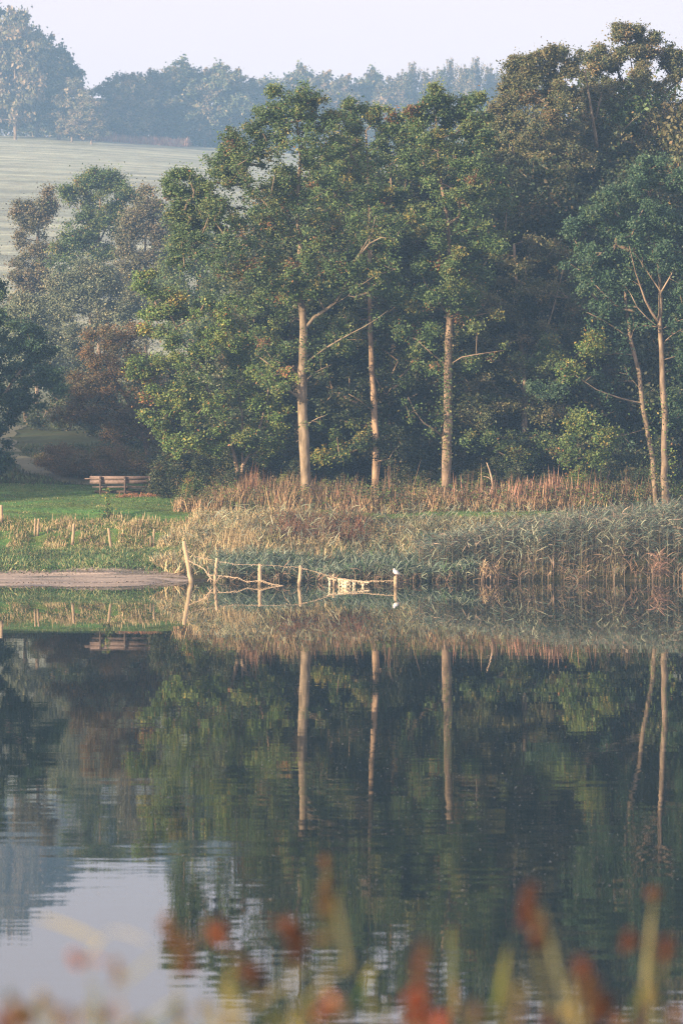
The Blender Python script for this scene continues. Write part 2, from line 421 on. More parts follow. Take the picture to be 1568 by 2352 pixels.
def pick(pal, n, rng):
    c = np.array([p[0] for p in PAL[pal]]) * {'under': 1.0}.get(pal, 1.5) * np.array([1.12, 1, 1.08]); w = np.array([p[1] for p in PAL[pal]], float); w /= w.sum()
    return c[rng.choice(len(c), n, p=w)]

def grow(trunks, lobes, pal, leaf, n_leaf, seed, base, bark=(.22, .17, .13), puffs=14, per=7,
         spread=.30, tw=.008, extra=(), drop=.0, maxn=1500, r_exp=.42):
    """trunks: list of polylines (x,y,z,r); lobes (x,y,z,rx,ry,rz,dens[,pal]); returns wood mesh, leaf mesh in base space"""
    rng = np.random.default_rng(seed)
    wood = Acc(); lf = Acc()
    N = []; PAR = []; RAD = []
    def addn(p, par, r=0.0): N.append(p); PAR.append(par); RAD.append(r); return len(N) - 1
    chains = []
    for t in trunks:
        t = np.asarray(t, float)
        L = np.linalg.norm(np.diff(t[:, :3], axis=0), axis=1).sum()
        n = max(4, int(L / .35)); q = resample(t, n)
        q[1:-1, :2] += rng.normal(0, .012, (n - 2, 2)) * np.minimum(1, q[1:-1, 3:4] * 12)
        par = -1
        if N:
            A = np.array(N); par = int(np.argmin(np.linalg.norm(A - q[0, :3], axis=1)))
            if np.linalg.norm(A[par] - q[0, :3]) > .8: par = -1
        ids = [] if par < 0 else [par]
        p = par
        for k, s in enumerate(q):
            p = addn(s[:3], p, s[3]); ids.append(p)
        chains.append((ids, True))
    ntr = len(N)
    cl = []; cpal = []; cdens = []
    tot = sum(l[3] * l[5] * l[6] for l in lobes)
    for l in lobes:
        c = np.array(l[:3]); R = np.array(l[3:6]); dn = l[6]; pl = l[7] if len(l) > 7 else pal
        k = max(2, int(puffs * dn))
        u = norm(rng.normal(size=(k, 3))); rr = rng.uniform(.25, 1.0, (k, 1)) ** .6
        pc = c + u * rr * R
        for p in pc:
            pr = rng.uniform(.16, .38) * R.mean(); m = max(2, int(per * rng.uniform(.6, 1.4)))
            q = p + norm(rng.normal(size=(m, 3))) * rng.uniform(.3, 1, (m, 1)) * pr * np.array([1, 1, .75])
            colr = pick(pl, 1, rng)[0]
            for z in q: cl.append(z); cpal.append((pl, colr)); cdens.append(pr)
    for t in trunks[1:]:
        t = np.asarray(t, float); q = resample(t, 12)[4:]
        if len(trunks) > 2 and t[0, 3] < .2:
            for z in q[rng.random(len(q)) < .75]:
                cl.append(z[:3] + norm(rng.normal(size=3)) * rng.uniform(.12, .5)); cpal.append((pal, pick(pal, 1, rng)[0])); cdens.append(.2)
    cl = np.array(cl); cdens = np.array(cdens)
    if len(cl) > maxn:
        s = rng.choice(len(cl), maxn, replace=False); cl = cl[s]; cpal = [cpal[i] for i in s]; cdens = cdens[s]
    A0 = np.array(N)
    dd = np.array([np.min(np.linalg.norm(A0 - c, axis=1)) for c in cl]); order = np.argsort(dd)
    buf = np.zeros((ntr + len(cl) * 14, 3)); buf[:ntr] = A0; cnt = ntr
    for ci in order:
        c = cl[ci]; B = buf[:cnt]; v = c - B; D = np.linalg.norm(v, axis=1)
        cost = D * (1 + .9 * np.clip(.15 - v[:, 2] / (D + 1e-6), 0, 1)) 
        j = int(np.argmin(cost)); d = D[j]; p0 = buf[j].copy()
        steps = min(12, max(1, int(d / .38))); ids = [j]; par = j
        mid = (p0 + c) / 2 + np.array([0, 0, rng.uniform(-.02, .10) * d]) + rng.normal(0, .05 * d, 3)
        for s in range(1, steps + 1):
            t = s / steps; p = (1 - t) ** 2 * p0 + 2 * t * (1 - t) * mid + t * t * c
            par = addn(p, par); buf[cnt] = p; cnt += 1; ids.append(par)
        chains.append((ids, False))
    count = np.zeros(len(N)); isleaf = np.zeros(len(N), bool)
    for ids, tr in chains:
        if not tr: count[ids[-1]] += 1
    for i in range(len(N) - 1, -1, -1):
        if PAR[i] >= 0: count[PAR[i]] += count[i]
    Rn = tw * np.maximum(count, .4) ** r_exp
    Pn = np.array(N)
    for i in range(len(N)):
        if RAD[i] > 0: Rn[i] = RAD[i]
    for ids, tr in chains:
        r = Rn[ids].copy()
        if not tr: r[0] = min(r[0], r[1] * 1.3)
        elif PAR[ids[0]] >= 0 or len(ids) and ids[0] < ntr and RAD[ids[0]] > r[1] * 1.3: r[0] = r[1] * 1.2
        if not tr: r[-1] *= .5
        big = r.max() > .05
        c = np.array(bark) * rng.uniform(.85, 1.15) * (1 if tr else .75)
        tube(wood, Pn[ids] - base, r, 9 if (tr and big) else 4, c, cap=bool(tr), rough=.11 if tr else 0, rng=rng)
    # leaves
    k = max(3, int(n_leaf / len(cl)))
    ctr = np.repeat(cl, k, 0); sp = spread
    csp = np.repeat(rng.uniform(.6, 1.25, len(cl)), k)[:, None] * np.where(rng.random((len(ctr), 1)) < .10, 1.7, 1)
    ctr = ctr + csp * np.clip(rng.normal(0, 1, (len(ctr), 3)), -1.9, 1.9) * sp * np.array([1, 1, .75]) * rng.uniform(.4, 1, (len(ctr), 1))
    ctr[:, 2] -= drop * rng.uniform(0, 1, len(ctr)) ** 2
    col = np.repeat(np.array([c for _, c in cpal]), k, 0)
    alt = np.concatenate([pick(p, k, rng) for p, _ in cpal]); mixm = rng.random(len(ctr)) < .45
    col = np.where(mixm[:, None], alt, col) * rng.uniform(.75, 1.25, (len(ctr), 1))
    nr = rng.normal(size=(len(ctr), 3)) * .75 + np.array([-.42, -.40, .45])
    leaves(lf, ctr - base, leaf * rng.uniform(.5, 1.3, len(ctr)), nr, col, rng)
    for (p, r_, nl, pl) in extra:
        q = np.array(p) + rng.normal(0, 1, (nl, 3)) * np.array(r_) * .5
        leaves(lf, q - base, leaf * rng.uniform(.6, 1.2, nl), rng.normal(size=(nl, 3)) + np.array([0, -.3, .5]), pick(pl, nl, rng) * rng.uniform(.8, 1.2, (nl, 1)), rng)
    return wood, lf

def tree(name, label, cat, Y, trunks, lobes, pal, leaf=.078, n=40000, seed=1, group=None, bark=(.22, .17, .13), **kw):
    """all coordinates in the frame's pixels at distance Y; trunks: lists of (px,py,dY,r_px); lobes (px,py,rx,ry[,dY[,dens[,pal]]])"""
    rng = np.random.default_rng(seed + 77); s = Y / F
    b = trunks[0][0]; bx, by = PX(b[0], Y), Y + b[2]; base = np.array([bx, by, float(height(bx, by))])
    T = []
    for k, t in enumerate(trunks):
        q = [(PX(p[0], Y), Y + p[2], PZ(p[1], Y), p[3] * s * (1 if k == 0 else .66)) for p in t]
        if k == 0 or (len(t[0]) > 4): q[0] = (q[0][0], q[0][1], float(height(q[0][0], q[0][1])) - .1, q[0][3])
        T.append(q)
    Lb = []
    for l in lobes:
        dY = l[4] if len(l) > 4 else 0; dn = l[5] if len(l) > 5 else 1; pl = l[6] if len(l) > 6 else pal
        Lb.append((PX(l[0], Y), Y + dY, PZ(l[1], Y), l[2] * s, max(l[2], l[3]) * s * 1.1, l[3] * s, dn, pl))
    for l in list(lobes):
        for _ in range(2):
            if rng.random() < .42:
                a = rng.uniform(-.2, 1.2) * pi; q = rng.uniform(.9, 1.18)
                Lb.append((PX(l[0] + cos(a) * l[2] * q, Y), Y + (l[4] if len(l) > 4 else 0) + rng.normal(0, .3), PZ(l[1] - sin(a) * l[3] * q, Y), l[2] * s * .22, l[2] * s * .3, l[3] * s * rng.uniform(.2, .45), .28, l[6] if len(l) > 6 else pal))
    ex = []
    for e in kw.pop('extra', ()): ex.append(((PX(e[0], Y), Y + e[4], PZ(e[1], Y)), (e[2] * s, e[2] * s, e[3] * s), e[5], e[6]))
    wood, lf = grow(T, Lb, pal, leaf, n, seed, base, bark, extra=ex, **kw)
    root = empty(name, base); tag(root, label, cat, group)
    obj('trunk', wood.mesh(name + '_wood', M_bark, True), root)
    obj('crown', lf.mesh(name + '_leaves', M_leaf), root)
    return root

TAN = (.215, .17, .12)
# --- the big oak in front
tree('oak_tree', 'tall oak with forked pale trunk and long bare right limb, the largest front crown', 'tree', 88,
 [[(706, 1162, 0, 15), (703, 1130, 0, 12.5), (697, 1000, 0, 12), (693, 900, 0, 11.5), (698, 800, 0, 9.5), (697, 730, 0, 9), (690, 690, 0, 8), (680, 640, .2, 6.5), (690, 560, .3, 5.5), (680, 470, .3, 4), (690, 360, .2, 3), (680, 250, 0, 1.6)],
  [(702, 752, 0, 6), (722, 728, -.2, 5.5), (768, 700, -.4, 5), (795, 655, -.6, 4.5), (806, 610, -.7, 4), (840, 570, -.8, 3), (865, 548, -.8, 2.2), (905, 553, -.9, 1.3)],
  [(806, 612, -.7, 2.5), (826, 585, -.8, 2.2), (858, 530, -.8, 1.6), (862, 500, -.8, 1)],
  [(700, 835, 0, 4), (735, 808, -.3, 3.4), (790, 775, -.5, 2.8), (850, 745, -.6, 1.9), (890, 715, -.6, 1.2)],
  [(702, 875, 0, 3), (722, 855, -.3, 2.5), (762, 838, -.4, 1.3)],
  [(705, 975, 0, 2.6), (725, 962, -.3, 2), (748, 954, -.4, 1.1)],
  [(690, 915, 0, 5), (668, 900, -.2, 4), (640, 880, -.4, 3), (600, 860, -.6, 1.8)],
  [(688, 885, 0, 4), (650, 860, -.2, 3), (598, 822, -.4, 1.8)],
  [(683, 650, .2, 5), (640, 620, 0, 4), (560, 590, -.2, 3), (470, 560, -.3, 1.6)],
  [(690, 560, .3, 4), (630, 490, 0, 3), (560, 410, -.2, 2)],
  [(690, 560, .3, 4), (750, 480, .4, 3), (820, 360, .5, 2)],
  [(768, 700, -.4, 2.2), (800, 680, -.6, 1.8), (850, 640, -.8, 1.2), (895, 625, -.8, .8)]],
 [(670, 235, 48, 42, 0, 1.0), (735, 255, 52, 45, .4), (620, 295, 48, 36, 0, .9), (700, 330, 75, 55, -.3, 1.2), (790, 300, 50, 60, 1), (540, 340, 50, 42, 0, 1.), (600, 385, 75, 55, -.5, 1.2),
  (720, 420, 85, 60, .2, 1.2), (500, 410, 55, 45, -.2, 1), (820, 400, 60, 60, .8), (450, 470, 58, 42, 0, 1.1), (430, 405, 26, 20, 0, .5), (560, 490, 85, 55, -.8, 1.2), (670, 520, 75, 55, -.5, 1.1), (790, 510, 75, 60, 0, 1),
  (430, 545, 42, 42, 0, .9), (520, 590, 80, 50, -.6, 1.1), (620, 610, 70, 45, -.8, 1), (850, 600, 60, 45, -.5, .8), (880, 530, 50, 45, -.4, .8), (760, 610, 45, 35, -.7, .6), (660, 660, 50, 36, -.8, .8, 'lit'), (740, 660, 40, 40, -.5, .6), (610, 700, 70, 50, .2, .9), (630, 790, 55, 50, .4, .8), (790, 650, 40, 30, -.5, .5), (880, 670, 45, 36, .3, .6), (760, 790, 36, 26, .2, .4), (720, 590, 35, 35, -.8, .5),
  (575, 325, 48, 36, .5, .9), (545, 385, 55, 42, .6, 1), (612, 262, 34, 28, .2, .7), (470, 430, 50, 36, .6, .9), (400, 440, 26, 24, .1, .6), (405, 500, 30, 30, .4, .8), (480, 500, 60, 40, .6, .9), (420, 580, 40, 36, .5, .8), (640, 460, 60, 50, .8, .8), (640, 880, 45, 45, -.7, .45, 'lit'), (590, 640, 70, 40, -.3, .8), (830, 650, 50, 30, -.8, .4)],
 'oak', n=142000, seed=11, bark=TAN, puffs=16, per=8, maxn=3500, spread=.14, leaf=.074,
 extra=[(700, 790, 16, 30, -.2, 120, 'oak'), (600, 470, 25, 25, -1.8, 70, 'rust'), (560, 540, 25, 15, -1.6, 60, 'rust')])

# --- low spreading multi-stemmed tree left of the oak
tree('spreading_tree', 'low spreading bright green tree with several leaning stems, left of the oak trunk', 'tree', 89.8,
 [[(548, 1135, 0, 5.5), (545, 1080, 0, 4.8), (535, 1035, 0, 4), (510, 960, 0, 4), (470, 880, -.2, 3), (420, 780, -.3, 2), (380, 700, -.3, 1.2)],
  [(551, 1130, .1, 7), (553, 1075, 0, 6), (575, 1040, 0, 5), (600, 970, 0, 4), (620, 880, 0, 3), (600, 780, 0, 2)],
  [(549, 1130, -.1, 6), (556, 1085, 0, 4), (556, 1050, .2, 3.5), (555, 950, .3, 3), (540, 850, .3, 2)],
  [(510, 960, 0, 3), (450, 930, -.4, 2.4), (400, 905, -.6, 1.5)],
  [(470, 880, -.2, 2.5), (430, 860, -.5, 2), (370, 840, -.5, 1)]],
 [(335, 650, 28, 30, 0, .8), (375, 690, 50, 42, 0, 1), (450, 700, 70, 50, .2, 1), (340, 735, 38, 36, -.2, .9), (540, 720, 60, 45, 0, .9), (400, 790, 60, 40, -.3, .8), (335, 850, 40, 45, -.3, 1.1), (430, 850, 65, 50, -.6, 1.1), (510, 800, 65, 50, .1, 1), (590, 790, 60, 55, .3, .8),
  (370, 935, 48, 45, -.5, 1.1), (470, 930, 75, 50, -.8, 1.2), (560, 890, 65, 55, -.3, 1), (420, 1010, 60, 42, -.6, 1.1), (520, 1010, 70, 42, -.7, 1.1), (620, 960, 45, 50, 0, .8), (600, 1030, 50, 35, -.3, .7), (360, 980, 36, 30, -.4, .6)],
 'lit', n=84000, seed=23, bark=(.27, .20, .14), puffs=11, per=10, maxn=1800, spread=.13, leaf=.078,
 extra=[(480, 860, 45, 40, -1.8, 160, 'willow')])

# --- slim tree between oak and the third trunk
tree('slim_tree', 'slim straight tree with an orange lit trunk, between the oak and the leafier trunk', 'tree', 90,
 [[(864, 1160, 0, 11), (862, 1120, 0, 8.5), (862, 1000, 0, 7.5), (858, 920, 0, 7), (854, 850, 0, 6), (850, 740, 0, 5), (848, 600, .2, 4), (850, 480, .3, 2)],
  [(862, 950, 0, 3), (835, 925, -.3, 2.2), (800, 905, -.5, 1.2)],
  [(863, 1060, 0, 2.4), (892, 1055, -.4, 1.8), (903, 1035, -.5, .9)],
  [(858, 860, 0, 2.5), (885, 910, .2, 2), (905, 880, 0, 1)]],
 [(850, 680, 60, 60, .6, .8), (900, 600, 60, 60, 1.2, .8), (800, 740, 50, 50, 1, .7), (905, 780, 50, 60, 1, .7), (850, 880, 50, 40, .8, .5), (800, 930, 40, 40, .6, .5), (880, 960, 40, 45, .8, .5), (850, 560, 60, 60, 1, .8), (770, 720, 50, 40, -.3, .5, 'oak'), (920, 720, 50, 40, -.6, .6, 'oak'), (760, 900, 45, 45, .3, .5), (820, 1000, 50, 35, .2, .5, 'oak'), (900, 1030, 50, 35, .2, .5), (950, 850, 45, 50, 0, .5, 'oak'), (770, 1040, 45, 30, .3, .5, 'lit')],
 'under', n=46000, seed=31, bark=(.26, .185, .125), puffs=12, per=6, maxn=950, spread=.15)

# --- third trunk with ivy-like leafy sleeve
tree('ash_tree', 'tall tree whose thick pale trunk is dotted with leafy shoots, right of the slim tree', 'tree', 88.5,
 [[(1027, 1168, 0, 14), (1025, 1130, 0, 12), (1026, 1050, 0, 11), (1028, 900, 0, 10), (1030, 780, 0, 8.5), (1032, 700, 0, 7.5), (1034, 640, 0, 6), (1030, 520, .1, 4.5), (1010, 400, .1, 3), (1000, 260, 0, 1.6)],
  [(1036, 740, 0, 5), (1062, 680, .2, 4.5), (1098, 630, .3, 3.8), (1122, 590, .3, 3), (1160, 540, .3, 1.8)],
  [(1018, 1005, 0, 4), (995, 985, -.3, 3), (962, 965, -.5, 2.3), (946, 935, -.5, 1.7), (936, 912, -.5, 1)],
  [(1020, 835, 0, 3), (990, 812, -.3, 2.2), (960, 785, -.4, 1)],
  [(1036, 835, 0, 3), (1060, 820, -.3, 2.4), (1110, 812, -.5, 1.6), (1160, 805, -.5, .9)],
  [(1026, 720, 0, 3.5), (1005, 690, -.3, 3), (975, 650, -.3, 1.6)]],
 [(992, 222, 34, 30, 0, .9), (1050, 240, 50, 38, .2, 1), (955, 275, 38, 35, .2, .8), (1085, 290, 50, 45, .4, 1), (1010, 320, 70, 50, -.2, 1), (1095, 380, 65, 50, .2, 1), (960, 380, 48, 50, .2, .8), (1030, 430, 75, 55, -.2, 1), (1120, 470, 65, 50, 0, 1), (960, 500, 48, 50, .3, .8),
  (1050, 550, 75, 50, -.1, 1), (1140, 560, 55, 45, 0, .9), (990, 610, 50, 40, 0, .8), (1100, 650, 65, 45, .2, .8), (960, 690, 42, 30, -.4, .5), (1040, 680, 40, 40, -.4, .6), (1090, 740, 60, 40, .2, .7), (970, 770, 46, 36, .2, .6), (1080, 820, 50, 30, .2, .5), (975, 850, 40, 40, .3, .5)],
 'oak', n=92000, seed=41, bark=(.22, .165, .12), puffs=11, per=10, maxn=1900, spread=.14,
 extra=[(1022, 900, 24, 90, -.2, 420, 'oak'), (1025, 1030, 16, 60, -.2, 170, 'brown'), (1030, 780, 26, 50, -.1, 260, 'brown'), (1012, 960, 26, 30, -.2, 160, 'oak')])

# --- two slender trunks at the right edge
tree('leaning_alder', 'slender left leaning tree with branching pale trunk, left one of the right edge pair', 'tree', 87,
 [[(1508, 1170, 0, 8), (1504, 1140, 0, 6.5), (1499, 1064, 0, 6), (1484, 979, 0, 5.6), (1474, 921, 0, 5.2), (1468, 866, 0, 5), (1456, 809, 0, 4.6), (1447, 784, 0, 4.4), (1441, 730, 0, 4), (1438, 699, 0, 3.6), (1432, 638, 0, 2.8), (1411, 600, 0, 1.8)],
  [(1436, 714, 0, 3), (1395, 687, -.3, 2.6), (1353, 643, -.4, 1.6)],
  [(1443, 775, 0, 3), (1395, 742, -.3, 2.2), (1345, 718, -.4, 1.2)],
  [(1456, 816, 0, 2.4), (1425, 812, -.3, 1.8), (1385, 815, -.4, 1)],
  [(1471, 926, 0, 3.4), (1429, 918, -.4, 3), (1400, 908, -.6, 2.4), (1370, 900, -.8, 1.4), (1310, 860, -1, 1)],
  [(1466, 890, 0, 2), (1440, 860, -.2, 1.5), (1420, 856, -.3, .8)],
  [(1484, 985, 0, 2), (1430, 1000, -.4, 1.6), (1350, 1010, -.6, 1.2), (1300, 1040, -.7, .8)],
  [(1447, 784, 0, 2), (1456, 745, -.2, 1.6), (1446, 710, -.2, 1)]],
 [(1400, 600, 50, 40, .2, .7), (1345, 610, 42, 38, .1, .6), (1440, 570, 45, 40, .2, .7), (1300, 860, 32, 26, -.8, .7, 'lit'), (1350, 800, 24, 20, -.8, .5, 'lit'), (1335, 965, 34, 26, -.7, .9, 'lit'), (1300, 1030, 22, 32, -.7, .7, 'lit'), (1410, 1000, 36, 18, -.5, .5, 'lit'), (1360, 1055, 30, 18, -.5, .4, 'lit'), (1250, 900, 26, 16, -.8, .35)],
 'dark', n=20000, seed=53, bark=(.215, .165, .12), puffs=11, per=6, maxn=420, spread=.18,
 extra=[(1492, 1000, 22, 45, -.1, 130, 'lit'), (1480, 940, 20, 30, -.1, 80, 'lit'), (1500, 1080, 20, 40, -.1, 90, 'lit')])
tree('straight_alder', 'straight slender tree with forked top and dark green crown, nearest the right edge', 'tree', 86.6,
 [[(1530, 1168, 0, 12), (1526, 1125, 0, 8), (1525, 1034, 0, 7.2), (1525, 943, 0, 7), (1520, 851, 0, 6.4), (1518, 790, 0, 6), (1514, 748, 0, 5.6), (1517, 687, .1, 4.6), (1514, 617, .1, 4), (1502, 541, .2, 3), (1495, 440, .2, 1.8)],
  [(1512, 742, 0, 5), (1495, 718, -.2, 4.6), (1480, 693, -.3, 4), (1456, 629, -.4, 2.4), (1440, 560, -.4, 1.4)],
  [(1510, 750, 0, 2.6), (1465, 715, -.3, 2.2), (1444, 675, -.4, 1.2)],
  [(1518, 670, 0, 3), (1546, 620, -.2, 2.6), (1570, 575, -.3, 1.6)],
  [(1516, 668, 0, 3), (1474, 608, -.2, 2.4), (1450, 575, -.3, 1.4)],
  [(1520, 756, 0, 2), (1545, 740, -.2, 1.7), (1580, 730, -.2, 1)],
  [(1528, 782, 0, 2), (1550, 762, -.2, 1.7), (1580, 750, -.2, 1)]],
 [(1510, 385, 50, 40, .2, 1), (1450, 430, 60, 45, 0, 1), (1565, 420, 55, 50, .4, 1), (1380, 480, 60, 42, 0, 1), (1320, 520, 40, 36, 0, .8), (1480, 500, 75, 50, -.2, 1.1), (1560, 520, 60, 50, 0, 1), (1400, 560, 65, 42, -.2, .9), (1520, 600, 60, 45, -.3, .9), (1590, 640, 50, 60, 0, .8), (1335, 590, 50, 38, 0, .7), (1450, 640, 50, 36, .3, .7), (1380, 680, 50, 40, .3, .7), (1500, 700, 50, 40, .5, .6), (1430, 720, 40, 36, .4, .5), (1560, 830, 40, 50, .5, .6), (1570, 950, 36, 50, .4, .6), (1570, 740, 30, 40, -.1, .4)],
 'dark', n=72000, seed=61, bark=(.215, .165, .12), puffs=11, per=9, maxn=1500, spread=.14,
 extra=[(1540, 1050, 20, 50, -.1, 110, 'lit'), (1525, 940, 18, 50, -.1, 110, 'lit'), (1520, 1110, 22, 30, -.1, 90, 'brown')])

# --- second row
tree('brown_oak', 'tallest crown of the wood, olive brown with a pale inner limb, top right', 'tree', 100,
 [[(1400, 1140, 0, 10), (1390, 900, 0, 9), (1385, 600, 0, 7), (1380, 440, -.6, 5.5), (1368, 380, -1.5, 4.6), (1352, 310, -2.2, 3.6), (1338, 240, -2.5, 2), (1330, 180, -2.4, 1.2)],
  [(1385, 600, 0, 5), (1450, 450, .3, 4), (1470, 250, .4, 3), (1440, 90, 0, 1.4)],
  [(1385, 560, 0, 5), (1480, 430, .3, 4), (1540, 250, .4, 2)],
  [(1368, 380, -1.5, 2.8), (1400, 330, -2.2, 2), (1440, 290, -2.5, 1.2)]],
 [(1430, 78, 22, 30, 0, .6), (1462, 100, 30, 35, 0, .7), (1500, 110, 40, 40, .3, .9), (1555, 130, 45, 45, .4, 1), (1400, 120, 45, 36, 0, 1), (1350, 150, 50, 42, 0, 1), (1450, 180, 70, 50, -.3, 1.1), (1540, 220, 60, 55, 0, 1), (1370, 230, 65, 50, -.5, 1.1), (1460, 280, 75, 50, -.8, 1), (1330, 310, 60, 50, -.6, 1), (1550, 330, 60, 60, 0, 1), (1420, 360, 75, 50, -.8, .9), (1330, 400, 60, 45, -.6, .9), (1480, 420, 70, 60, 0, 1)],
 'brown', n=105000, seed=71, bark=TAN, puffs=13, per=10, maxn=1900, spread=.14, leaf=.08)
tree('olive_tree', 'olive brown crown rising left of the tallest one, behind the dark trees', 'tree', 97,
 [[(1240, 1130, 0, 10), (1235, 800, 0, 8), (1230, 600, 0, 6), (1235, 400, 0, 4), (1250, 250, 0, 2)],
  [(1235, 640, 0, 5), (1180, 500, 0, 3.5), (1170, 350, -.2, 2)],
  [(1232, 520, -1, 3), (1210, 470, -2, 2.6), (1215, 400, -2.3, 1.6)]],
 [(1230, 150, 40, 32, 0, 1), (1285, 150, 38, 35, 0, .9), (1190, 175, 38, 35, 0, .9), (1250, 210, 70, 45, -.2, 1.1), (1170, 240, 45, 42, 0, 1), (1290, 270, 60, 50, -.2, 1), (1210, 300, 75, 50, -.6, 1), (1150, 330, 45, 45, 0, .9), (1280, 370, 60, 50, -.4, 1), (1200, 400, 75, 50, -.6, 1), (1260, 470, 75, 50, -.4, 1), (1180, 500, 65, 50, -.4, .9)],
 'brown', n=88000, seed=83, bark=TAN, puffs=12, per=10, maxn=1600, spread=.14, leaf=.08)
tree('shaded_oak', 'shaded brownish tree filling the middle of the wood, right of the shoot covered trunk', 'tree', 92,
 [[(1200, 1150, 0, 8), (1205, 900, 0, 6), (1190, 700, 0, 4.5), (1180, 560, 0, 2.5)],
  [(1200, 860, 0, 4), (1260, 740, -.5, 3), (1290, 620, -.6, 1.6)], [(1203, 900, 0, 3), (1140, 820, -.6, 2), (1080, 760, -.8, 1)]],
 [(1190, 580, 60, 50, 0, .9), (1260, 590, 55, 50, 0, .9), (1220, 670, 80, 50, -.3, 1), (1140, 710, 60, 42, -.3, .8), (1290, 700, 55, 50, 0, .9), (1190, 770, 80, 45, -.5, 1), (1270, 790, 60, 45, -.2, .8), (1110, 800, 50, 40, -.4, .7), (1180, 870, 75, 40, -.5, .8), (1080, 880, 50, 40, -.3, .6), (1240, 930, 60, 40, -1, .7), (1130, 950, 60, 40, -1, .7), (1090, 1010, 50, 30, -1.5, .6, 'oak'), (1190, 1030, 70, 34, -1.5, .8, 'oak'), (1270, 1030, 50, 40, -1.2, .6), (1110, 700, 50, 40, -1.5, .6), (1220, 820, 60, 36, -1.6, .6, 'oak'), (1330, 860, 50, 50, .5, .6), (1390, 760, 60, 50, 1, .7, 'dark'), (1380, 920, 60, 50, 1, .6, 'dark')],
 'brown', n=66000, seed=97, bark=(.25, .2, .15), puffs=13, per=7, maxn=1300, spread=.14)
tree('crown_behind_oak', 'dark green crown showing behind the right side of the oak, below its top', 'tree', 93.5,
 [[(870, 1140, 0, 9), (865, 800, 0, 7), (850, 500, 0, 4), (840, 300, 0, 2)], [(855, 600, 0, 4), (900, 450, 0, 3), (890, 320, 0, 1.5)]],
 [(830, 250, 42, 30, 0, 1), (875, 280, 42, 38, 0, 1), (795, 290, 38, 40, .3, .8), (850, 340, 65, 50, 0, 1), (900, 380, 45, 50, 0, .9), (820, 430, 65, 55, 0, 1), (890, 480, 55, 55, 0, 1), (830, 560, 65, 50, 0, 1), (920, 600, 45, 50, 0, .8), (940, 330, 30, 50, 0, .6), (760, 400, 60, 60, 0, .8)],
 'oak', n=46000, seed=103, puffs=13, per=7, maxn=850, spread=.14, leaf=.08)

# ------------------------------------------------------------------ copied trees deep in the wood
def proto_mesh(seed, pal, n, leaf, hgt=10., wid=5., style='round', **kw):
    rng = np.random.default_rng(seed)
    tr = [[(0, 0, -.3, .2), (.05, 0, hgt * .3, .16), (rng.normal(0, .2), 0, hgt * .6, .1), (0, 0, hgt * .93, .03)]]
    lb = []
    if style == 'round':
        for k in range(15):
            t = (k + .5) / 15; z = hgt * (.16 + .78 * t); w = wid * .5 * math.sin(pi * (.22 + .70 * t)) 
            a = rng.uniform(0, 2 * pi); r = w * rng.uniform(.35, .8)
            lb.append((r * cos(a), r * sin(a), z, wid * .22, wid * .22, hgt * .085, 1))
            lb.append((-r * cos(a) * .7, -r * sin(a), z, wid * .2, wid * .2, hgt * .08, .8))
        for k in range(9):
            a = rng.uniform(0, 2 * pi); z = hgt * rng.uniform(.55, 1.0); r = wid * .5 * (1.15 - z / hgt) * rng.uniform(.5, 1.3)
            lb.append((r * cos(a), r * sin(a), z, wid * .07, wid * .07, hgt * .06, .35))
    elif style == 'spire':
        for k in range(13):
            x = (k / 12 - .5) * wid + rng.normal(0, .2); h = hgt * rng.uniform(.72, 1.0) * (1 - .25 * abs(k / 12 - .5) * 2)
            for t in np.linspace(.1, 1, 8): lb.append((x, rng.normal(0, .3), h * t, wid * .13 * (1.05 - t) + .07, wid * .12 * (1.05 - t) + .07, hgt * .08, .7))
    elif style == 'bush':
        tr = [[(0, 0, -.1, .05), (.1, 0, hgt * .5, .03)], [(0.02, 0, 0, .04), (-.3, 0, hgt * .5, .02)]]
        for k in range(12):
            a = rng.uniform(0, 2 * pi); r = rng.uniform(0, .4) * wid
            lb.append((r * cos(a), r * sin(a), rng.uniform(.15, .8) * hgt * (1 - .4 * r / wid), wid * .16, wid * .16, hgt * .17, 1))
    wood, lf = grow(tr, lb, pal, leaf, n, seed, np.zeros(3), **kw)
    return wood.mesh('proto_wood', M_bark, True), lf.mesh('proto_leaves', M_leaf)
def proto_obj(name, label, cat, group, meshes, x, y, rz, s, sz=None):
    root = empty(name, (x, y, float(height(x, y)) - .05)); tag(root, label, cat, group)
    root.rotation_euler = (0, 0, rz); root.scale = (s, s, sz or s)
    a = obj('trunk', meshes[0], root); b = obj('crown', meshes[1], root)
    return root
def copy_tree(src, x, y, rz, s, sz=None, label=None):
    r = src.copy(); link(r); r.location = (x, y, float(height(x, y)) - .05); r.rotation_euler = (0, 0, rz); r.scale = (s, s, sz or s)
    if label: r['label'] = label
    for ch in list(src.children):
        c = ch.copy(); link(c); c.parent = r
    return r

